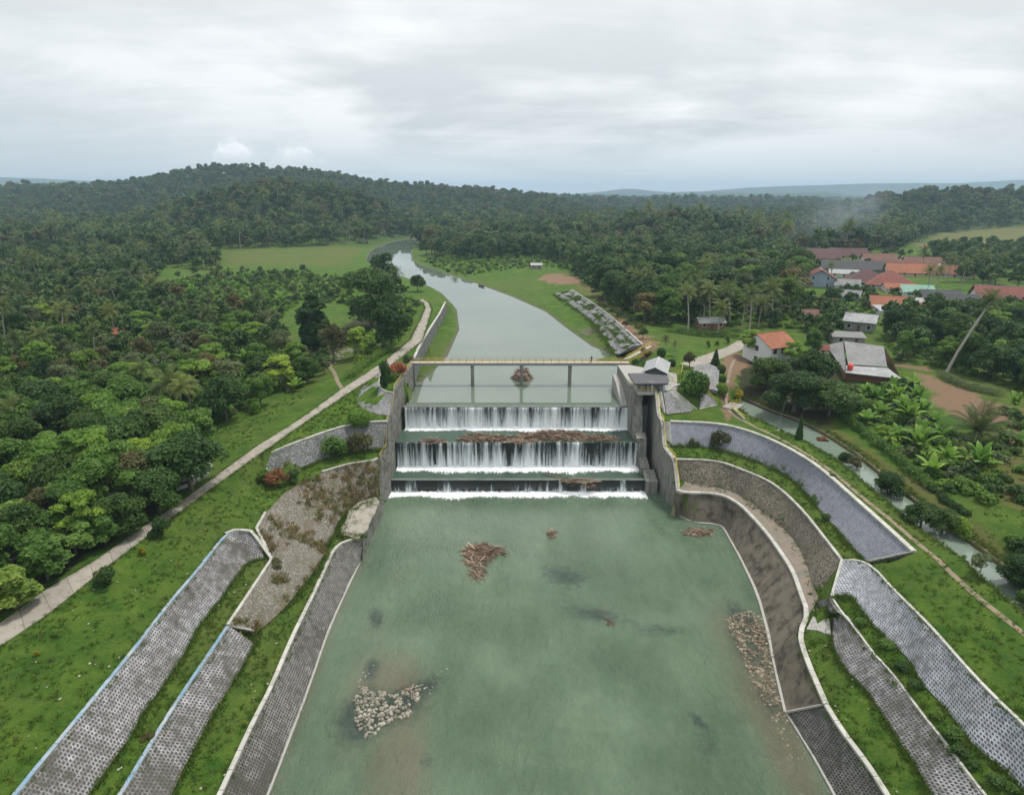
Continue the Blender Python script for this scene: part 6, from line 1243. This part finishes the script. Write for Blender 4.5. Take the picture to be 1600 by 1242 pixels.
fill([(1335,612),(1425,602),(1435,640),(1400,658),(1340,658)], 5.0, (2.2,4), {'mid':3,'light':2}, 'in the garden below the workshop', 10, 15.4, 0, .35)
fill([(1410,632),(1460,662),(1535,722),(1545,770),(1480,755),(1400,675)], 4.6, (1.8,3.6), {'mid':3,'olive':1,'light':2}, 'in the open banana garden on the right', 12, 15.2, 0, .4)
fill([(1580,640),(1640,660),(1700,760),(1620,800),(1560,760)], 6, (2,4), {'mid':3,'light':1,'olive':1}, 'in the field at the right edge', 18, 15.2, 0, .2)
fill([(1570,845),(1680,850),(1720,960),(1610,945)], 5, (3,5), {'mid':2,'light':2,'dark':2}, 'at the lower right edge beyond the canal', 19, 14.7)
fill([(930,470),(975,500),(1010,530),(1000,536),(950,490),(915,455)], 6, (2.5,4), {'mid':2,'olive':2}, 'on the dry slope above the grey rock-faced bank', 13, 17.6)
fill([(-90,640),(220,648),(325,700),(285,770),(215,815),(120,870),(-90,990)], 5.2, (7,10), {'dark':2,'mid':4,'light':3,'olive':.7}, 'in the dense canopy beside the path at the lower left', 15, 13)
fill([(1255,440),(1262,425),(1300,400),(1330,395),(1480,400),(1470,440),(1400,436),(1330,450)], 15, (4,6.5), {'mid':2,'dark':3,'light':1}, 'between the roofs at the back of the village', 16, 17, .06)
fill([(1300,470),(1340,462),(1420,470),(1480,480),(1470,500),(1420,505),(1350,480),(1310,490)], 7, (3.5,6), {'mid':2,'dark':3,'light':1}, 'around the sheds at the front of the village', 17, 16.8, 0, .06)
CAND.sort(key=lambda c: -c[0])
LIM = 299 - sum(1 for o in bpy.data.objects if o.name.startswith('broadleaf_tree'))
for c in CAND[:LIM]: tree(Vector((c[1], c[2], gnd(c[1], c[2]))), 0, c[3], c[4], c[5], vr.uniform(.95, 1.25), c[6])
REST = CAND[LIM:]
# ------------------------------------------------------------------ the far wood: one mass of trees
fc = bpy.data.collections.new('forest_source')
NV = 0
def farkind(leafkey, lobes, n, size, h, r0, **k):
    global NV; tm = trunkmb(lobes, h, r0, 4, 0, tr); me = leafmesh('far_tree', lobes, n, size, LM[leafkey], trunk=tm, bark=M['bark'], **k); o = bpy.data.objects.new('tree_%02d' % NV, me); fc.objects.link(o); NV += 1
for i in range(3): farkind('haze', lobeset(9, (0,0,5.2), (2.7,2.7,2.3), (1.2,1.8), .9, tr), 420, .62, 3.5, .2)
for i in range(2): farkind('haze', lobeset(8, (0,0,6.2), (2.0,2.0,2.6), (1.0,1.5), .9, tr), 360, .60, 4.2, .2)
farkind('olive', lobeset(9, (0,0,5.2), (2.6,2.6,2.0), (1.1,1.6), .8, tr), 360, .58, 3.5, .2)
farkind('dark', lobeset(9, (0,0,5.0), (2.8,2.8,2.4), (1.2,1.8), .9, tr), 420, .62, 3.5, .2)
farkind('grey', lobeset(9, (0,0,5.4), (2.5,2.5,2.2), (.9,1.4), .8, tr), 330, .5, 3.8, .2)
for cm, t_ in PALMS[:2]:
    V = [tuple(v.co) for v in cm.vertices]; Fq = np.array([tuple(p.vertices) for p in cm.polygons]); tmb = MB(); tmb.v = [tuple(v.co) for v in t_.vertices]; tmb.f = [tuple(p.vertices) for p in t_.polygons]
    me = mk('far_palm', np.array(V), Fq, [.4]*len(Fq), LM['palm'], tmb, M['palebark']); o = bpy.data.objects.new('tree_%02d' % NV, me); fc.objects.link(o); NV += 1
EXC = [zone([(345,390),(470,386),(575,380),(600,372),(660,366),(655,385),(650,400),(720,425),(760,450),(640,468),(600,440),(560,418),(440,414),(345,416)],15), zone([(655,385),(700,392),(850,402),(905,425),(1010,520),(1060,530),(960,560),(700,470),(640,400)],15.5),
       zone([(1232,402),(1300,398),(1400,402),(1480,406),(1485,420),(1465,450),(1400,470),(1300,470),(1240,430)],17), zone([(270,452),(345,415),(560,400),(600,440),(545,480),(470,470),(440,500),(340,480),(260,465)],15), zone([(600,440),(760,436),(1000,560),(650,600),(640,540)],14.2), zoneG([(105,338),(165,334),(175,344),(110,348)]), zoneG([(1400,394),(1460,366),(1600,350),(1720,350),(1720,392),(1500,400)]), zone([(1340,393),(1460,395),(1470,404),(1340,402)],17)]
FP = []
for c in REST: FP.append((c[1], c[2], c[3]/8*1.05, {'dark': 6, 'olive': 5, 'grey': 7, 'mid': 0}.get(c[4], 1)))
fr = np.random.default_rng(4)
def ring(r0, r1, sp, sc, amin=-1.1, amax=1.1):
    n = int((amax-amin)/2 * (r1*r1 - r0*r0) / (sp*sp)); r = np.sqrt(fr.uniform(r0*r0, r1*r1, n)); a = fr.uniform(amin, amax, n); x, y = r*np.sin(a), r*np.cos(a); ok = np.ones(n, bool)
    for q in EXC: ok &= ~inpoly(x, y, q)
    for q in (zone([(-80,395),(130,395),(320,425),(330,436),(470,428),(555,440),(600,520),(400,645),(275,690),(-80,715)],14.8), zone([(655,402),(700,392),(900,380),(1100,385),(1240,400),(1255,440),(1150,530),(1015,530),(940,480),(850,425)],16.5), zone([(1255,440),(1230,470),(1250,640),(1700,900),(1800,480),(1760,390),(1455,395)],16.5)): ok &= ~inpoly(x, y, q)
    for X, Y in zip(x[ok], y[ok]):
        k = int(fr.integers(0, 8)) if fr.random() < (.86 if r0 < 500 else .93) or r0 > 800 else int(8 + fr.integers(0, 2))
        FP.append((X, Y, sc * (fr.uniform(.55, 1.25) if fr.random() < .82 else fr.uniform(1.25, 1.75)) * (1.15 if k > 7 else 1), k))
ring(255, 520, 7.2, 1.30); ring(520, 900, 7.6, 1.35); ring(900, 1700, 10, 1.5); ring(1700, 3600, 19, 2.0); 
fm_ = bpy.data.meshes.new('forest'); fm_.from_pydata([(x, y, gnd(x, y) - .3) for x, y, s, k in FP], [], [])
for nm, ty, ar in (('scl', 'FLOAT', [p[2] for p in FP]), ('rotz', 'FLOAT', list(fr.uniform(0, 6.28, len(FP)))), ('kid', 'INT', [p[3] for p in FP])):
    a = fm_.attributes.new(nm, ty, 'POINT'); a.data.foreach_set('value', ar)
fo = bpy.data.objects.new('forest', fm_); COL.objects.link(fo); tag(fo, 'dense dark green wood covering the hills and plain up to the horizon', 'forest', kind='stuff')
def scatter_stuff(name, label, P_, coll, kmax):
    me = bpy.data.meshes.new(name); me.from_pydata([p[:3] for p in P_], [], [])
    for nm, ty, ar in (('scl', 'FLOAT', [p[3] for p in P_]), ('rotz', 'FLOAT', list(fr.uniform(0, 6.28, len(P_)))), ('kid', 'INT', [int(k) for k in fr.integers(0, kmax, len(P_))])):
        a = me.attributes.new(nm, ty, 'POINT'); a.data.foreach_set('value', ar)
    o = bpy.data.objects.new(name, me); COL.objects.link(o); tag(o, label, name.replace('_', ' '), kind='stuff'); return o
uc = bpy.data.collections.new('undergrowth_source'); nu = 0
for k in ('mid', 'light', 'dark', 'mid', 'grey', 'teak', 'light'):
    me = leafmesh('undergrowth_clump', lobeset(6, (0,0,.6), (1.2,1.2,.6), (.4,.8), .8, tr), 330, .24, LM[k], flat=.6, up=-.9); o = bpy.data.objects.new('clump_%d' % nu, me); uc.objects.link(o); nu += 1
UP = []
for poly, sp, Zg in (([(-80,436),(300,455),(330,470),(420,500),(452,560),(488,608),(400,632),(330,665),(275,685),(-80,715)], 2.6, 14.5), ([(235,445),(345,425),(470,424),(555,440),(545,480),(470,470),(440,500),(340,480),(260,465)], 4.0, 15.2), ([(-80,395),(130,395),(260,415),(240,440),(200,448),(-80,436)], 4, 15),
        ([(720,425),(850,415),(895,425),(940,470),(985,498),(1015,515),(1060,512),(1150,515),(1215,500),(1250,470),(1255,440),(1240,400),(1100,385),(900,380),(700,392),(655,402)], 4.2, 16.5), ([(1385,498),(1440,500),(1510,480),(1620,478),(1760,490),(1760,640),(1640,630),(1570,600),(1490,580),(1440,565),(1395,560)], 3, 16.5),
        ([(1205,500),(1250,480),(1300,480),(1320,520),(1290,545),(1250,515),(1205,515)], 3, 16.5), ([(1335,612),(1425,602),(1435,640),(1400,658),(1340,658)], 2.0, 15.4), ([(1400,628),(1460,660),(1545,722),(1560,785),(1480,760),(1380,670)], 2.0, 15.2), ([(1560,640),(1640,660),(1700,760),(1620,800),(1540,760)], 3.4, 15.2), ([(-90,640),(220,648),(315,700),(275,765),(190,818),(100,865),(-90,960)], 2.4, 13), ([(1300,470),(1480,480),(1470,500),(1300,490)], 3.4, 16.8),
        ([(1580,840),(1680,840),(1700,980),(1600,940)], 2.2, 14.6), ([(560,520),(620,500),(640,470),(655,480),(625,540),(560,580)], 2.4, 17)):
    for x, y in scatter(poly, sp, Zg, int(sp*100)): UP.append((x, y, gnd(x, y) - .1, fr.uniform(.6, 1.5)))
uo = scatter_stuff('undergrowth', 'tangled low bushes and weeds filling the ground between the trees', UP, uc, nu)
gc = bpy.data.collections.new('grass_source')
for i, (c0, c1) in enumerate((((.050,.118,.012), (.155,.245,.038)), ((.042,.108,.012), (.13,.21,.03)), ((.075,.118,.020), (.18,.22,.05)))):
    mt_ = m_leaf('grass_blades_%d' % i, c0, c1, .3, .7); V = []; Fq = []; lv = []
    for b_ in range(16):
        a, r_ = tr.uniform(0, 6.28), tr.uniform(0, .34); x, y = r_*math.cos(a), r_*math.sin(a); h_ = tr.uniform(.12,.34); a2 = tr.uniform(0, 6.28); dx, dy = .05*math.cos(a2), .05*math.sin(a2); l_ = (tr.gauss(0,.13), tr.gauss(0,.13))
        q = len(V); V += [(x-dx,y-dy,-.03), (x+dx,y+dy,-.03), (x+l_[0],y+l_[1],h_)]; Fq.append((q,q+1,q+2)); lv.append(tr.random())
    me = mk('grass_tuft', np.array(V), np.array(Fq), lv, mt_); o = bpy.data.objects.new('tuft_%d' % i, me); gc.objects.link(o)
GP_ = []
def sow(poly, dens):
    q = [(p[0], p[1]) for p in poly]; xs = [p[0] for p in q]; ys = [max(30, p[1]) for p in q]; n = int((max(xs)-min(xs))*(max(ys)-min(ys))*dens); X = fr.uniform(min(xs), max(xs), n); Y = fr.uniform(min(ys), max(ys), n); ok = inpoly(X, Y, q)
    for x, y in zip(X[ok], Y[ok]):
        if noise.noise(Vector((x*.45, y*.45, 9))) + .35*noise.noise(Vector((x*2, y*2, 4))) < -.22: continue
        GP_.append((x, y, gnd(x, y), fr.uniform(.6, 1.35)))
sow(A_top + [PT_r[9]] + PT_r[:9][::-1], 1.6); sow(A_bot + B_top[::-1], 3.5); sow(B_bot + D_bot + C_top[::-1], 3.0); sow(E_bot + D_top[2:][::-1], 2.5); sow(E_top + [F_bot[-1], F_bot[2], F_bot[0], PT_r[8], PT_r[7], PT_r[6]], 1.6)
sow(HC_top + GP_bot[::-1], 3.0); sow(RA_bot + RB_top[::-1], 3.5); sow(RB_bot + R_top[10:][::-1], 3.0); sow(GP_top[3:] + RA_top[3:] + [Vector((110, 20, 14))] + CAN_lt[::-1], 1.6); sow(zone([(1320,660),(1450,770),(1600,900),(1700,860),(1600,700),(1420,640)], 14.8), .5); sow(zone([(270,690),(420,640),(500,615),(400,690),(290,760)], 14), 1.0)
def fringe(line, n_per_m, wd, s0, s1, off=0.0):
    L_ = resample(line, max(2, int(plen(line) * n_per_m)))
    for p in L_:
        if p.y < 30: continue
        if noise.noise(Vector((p.x*.3, p.y*.3, 2))) < -.35: continue
        x, y = p.x + fr.normal(off, wd), p.y + fr.normal(0, wd); GP_.append((x, y, max(gnd(x, y), p.z - .1), fr.uniform(s0, s1)))
for ln_ in (A_bot, B_bot, RA_bot, RB_bot, GP_bot, D_bot, E_bot): fringe(ln_, 16, .28, .8, 1.9)
fringe(RR_bot, 10, .8, 1, 2.2); fringe([a.lerp(b, .45) for a, b in zip(RR_top, RR_bot)], 14, .9, .8, 2.0); fringe([a.lerp(b, .2) for a, b in zip(RR_top, RR_bot)], 8, .6, .8, 1.6)
fringe([P(593,781,4.5), P(552,793,4.5), P(527,833,4.0), P(570,838,3.6)], 22, .5, .8, 2.0)
for ln_ in (A_top, B_top, RA_top, RB_top, R_top[10:], C_top): fringe(ln_, 5, .35, .5, 1.1)
fringe(C_bot, 3, .12, .4, .9); fringe(HC_bot, 14, .45, .5, 1.2)
m = MB(); m.attr = .9
for q_, n_ in ((A_top + [PT_r[9]] + PT_r[:9][::-1], 70), (B_bot + D_bot + C_top[::-1], 40), (RB_bot + R_top[10:][::-1], 22), (A_bot + B_top[::-1], 14)):
    pq = [(p[0], p[1]) for p in q_]; xs = [p[0] for p in pq]; ys = [max(36, p[1]) for p in pq]; k = 0
    while k < n_:
        x, y = fr.uniform(min(xs), max(xs)), fr.uniform(min(ys), max(ys))
        if inpoly(np.array([x]), np.array([y]), pq)[0]: s_ = fr.uniform(.04, .15); m.attr = fr.uniform(.5, 1); m.ball((x, y, gnd(x, y) + .12), (s_, s_*1.3, s_*.5), 6, 4, .5, rd); k += 1
o = m.build('litter', M['stones']); tag(o, 'small pale scraps and stones scattered over the grass beside the paved slopes', kind='stuff')
fringe(PT_r, 5, .3, .5, 1.2); fringe(PT_l, 5, .3, .5, 1.2); fringe(CAN_lt, 6, .3, .7, 1.6); fringe(CAN_rt, 6, .4, .7, 1.6)
DP_ = []
qd = [(p.x, p.y) for p in [B_top[-1]] + D_top + D_bot[::-1] + [B_bot[-1]]]; xs = [p[0] for p in qd]; ys = [p[1] for p in qd]; X = fr.uniform(min(xs), max(xs), 9000); Y = fr.uniform(min(ys), max(ys), 9000); ok = inpoly(X, Y, qd)
nD = max(3, int(plen(D_top) / .5)); TD, BD = resample([B_top[-1]] + D_top, nD), resample([B_bot[-1]] + D_bot, nD)
for i in range(nD):
    for k in fr.uniform(0, 1, 26):
        p = TD[i].lerp(BD[i], k); v = noise.noise(Vector((p.x*.22, p.y*.22, 7))) + .5*noise.noise(Vector((p.x*.9, p.y*.9, 1))) + (.35 if p.y > 104 else -.05)
        if v > .12: DP_.append((p.x + fr.normal(0, .25), p.y + fr.normal(0, .25), p.z + .22, fr.uniform(.7, 2.2)))
dc = bpy.data.collections.new('dry_source')
for i, (c0, c1) in enumerate((((.17,.13,.06), (.36,.27,.14)), ((.10,.12,.03), (.22,.22,.08)))):
    mt_ = m_leaf('dry_blades_%d' % i, c0, c1, .3, .8); src = bpy.data.objects['tuft_%d' % i].data.copy(); src.materials[0] = mt_; o = bpy.data.objects.new('dry_tuft_%d' % i, src); dc.objects.link(o)
do_ = scatter_stuff('dry_growth', 'brown dry weeds overgrowing the broad stone slope on the left bank', DP_, dc, 2)
go_ = scatter_stuff('grass', 'short uneven green grass on the lawns and berms beside the paved slopes', GP_, gc, 3)
def scatter_nodes(fo, fc):
  ng = bpy.data.node_groups.new('forest_nodes', 'GeometryNodeTree'); ng.interface.new_socket('Geometry', in_out='INPUT', socket_type='NodeSocketGeometry'); ng.interface.new_socket('Geometry', in_out='OUTPUT', socket_type='NodeSocketGeometry')
  N = ng.nodes; L = ng.links; gi = N.new('NodeGroupInput'); go = N.new('NodeGroupOutput'); ip = N.new('GeometryNodeInstanceOnPoints'); ci = N.new('GeometryNodeCollectionInfo'); ci.inputs[0].default_value = fc; ci.inputs[1].default_value = True; ci.inputs[2].default_value = True
  def na(nm, ty): a = N.new('GeometryNodeInputNamedAttribute'); a.data_type = ty; a.inputs[0].default_value = nm; return [o for o in a.outputs if o.enabled][0]
  cx_ = N.new('ShaderNodeCombineXYZ'); L.new(na('rotz', 'FLOAT'), cx_.inputs[2])
  L.new(gi.outputs[0], ip.inputs['Points']); L.new(ci.outputs[0], ip.inputs['Instance']); ip.inputs['Pick Instance'].default_value = True; L.new(na('kid', 'INT'), ip.inputs['Instance Index']); L.new(cx_.outputs[0], ip.inputs['Rotation']); L.new(na('scl', 'FLOAT'), ip.inputs['Scale']); L.new(ip.outputs[0], go.inputs[0])
  md = fo.modifiers.new('trees', 'NODES'); md.node_group = ng
for o_, c_ in ((fo, fc), (uo, uc), (go_, gc), (do_, dc)): scatter_nodes(o_, c_)

# ------------------------------------------------------------------ haze: one box of even air, and the smoke over the village
def vol(name, dens, col, aniso=.2):
    m = bpy.data.materials.new(name); m.use_nodes = True; t = NT(m.node_tree); t.n.remove(t.n['Principled BSDF']); v = t.new('ShaderNodeVolumePrincipled', ins={'Color': (*col, 1), 'Density': dens, 'Anisotropy': aniso}); t.l.new(v.outputs[0], t.n['Material Output'].inputs['Volume']); return m, t, v
m, _, _ = vol('haze', .00014, (.55, .74, .94))
mb = MB(); mb.box((-12000, -400, -4.5), (12000, 12500, 215)); hz = mb.build('haze', m); tag(hz, kind='stuff')

m, t, v = vol('smoke', 0.0, (.75, .85, 1.0))
p = t.new('ShaderNodeTexCoord').outputs['Object']; ln_ = t.new('ShaderNodeVectorMath', operation='LENGTH', ins={0: t.scale(p, (1, 1, 1))}).outputs['Value']
t.set(v, 'Density', t.math('MULTIPLY', t.math('MULTIPLY', t.ramp(ln_, .95, .2), t.ramp(t.noise(t.scale(p, (2.2, 2.2, 1.1)), 1.3, 4, .6), .40, .70)), .017))
mb = MB(); mb.ball((0, 0, 0), 1.0, 20, 12); sm_ = mb.build('smoke', m, None, True); q = G(1310, 392); sm_.location = q + Vector((0, 10, 22)); sm_.scale = (55, 34, 26); sm_.rotation_euler = (0, R(-25), 0); tag(sm_, 'thin blue-grey smoke drifting over the back of the village', kind='stuff')
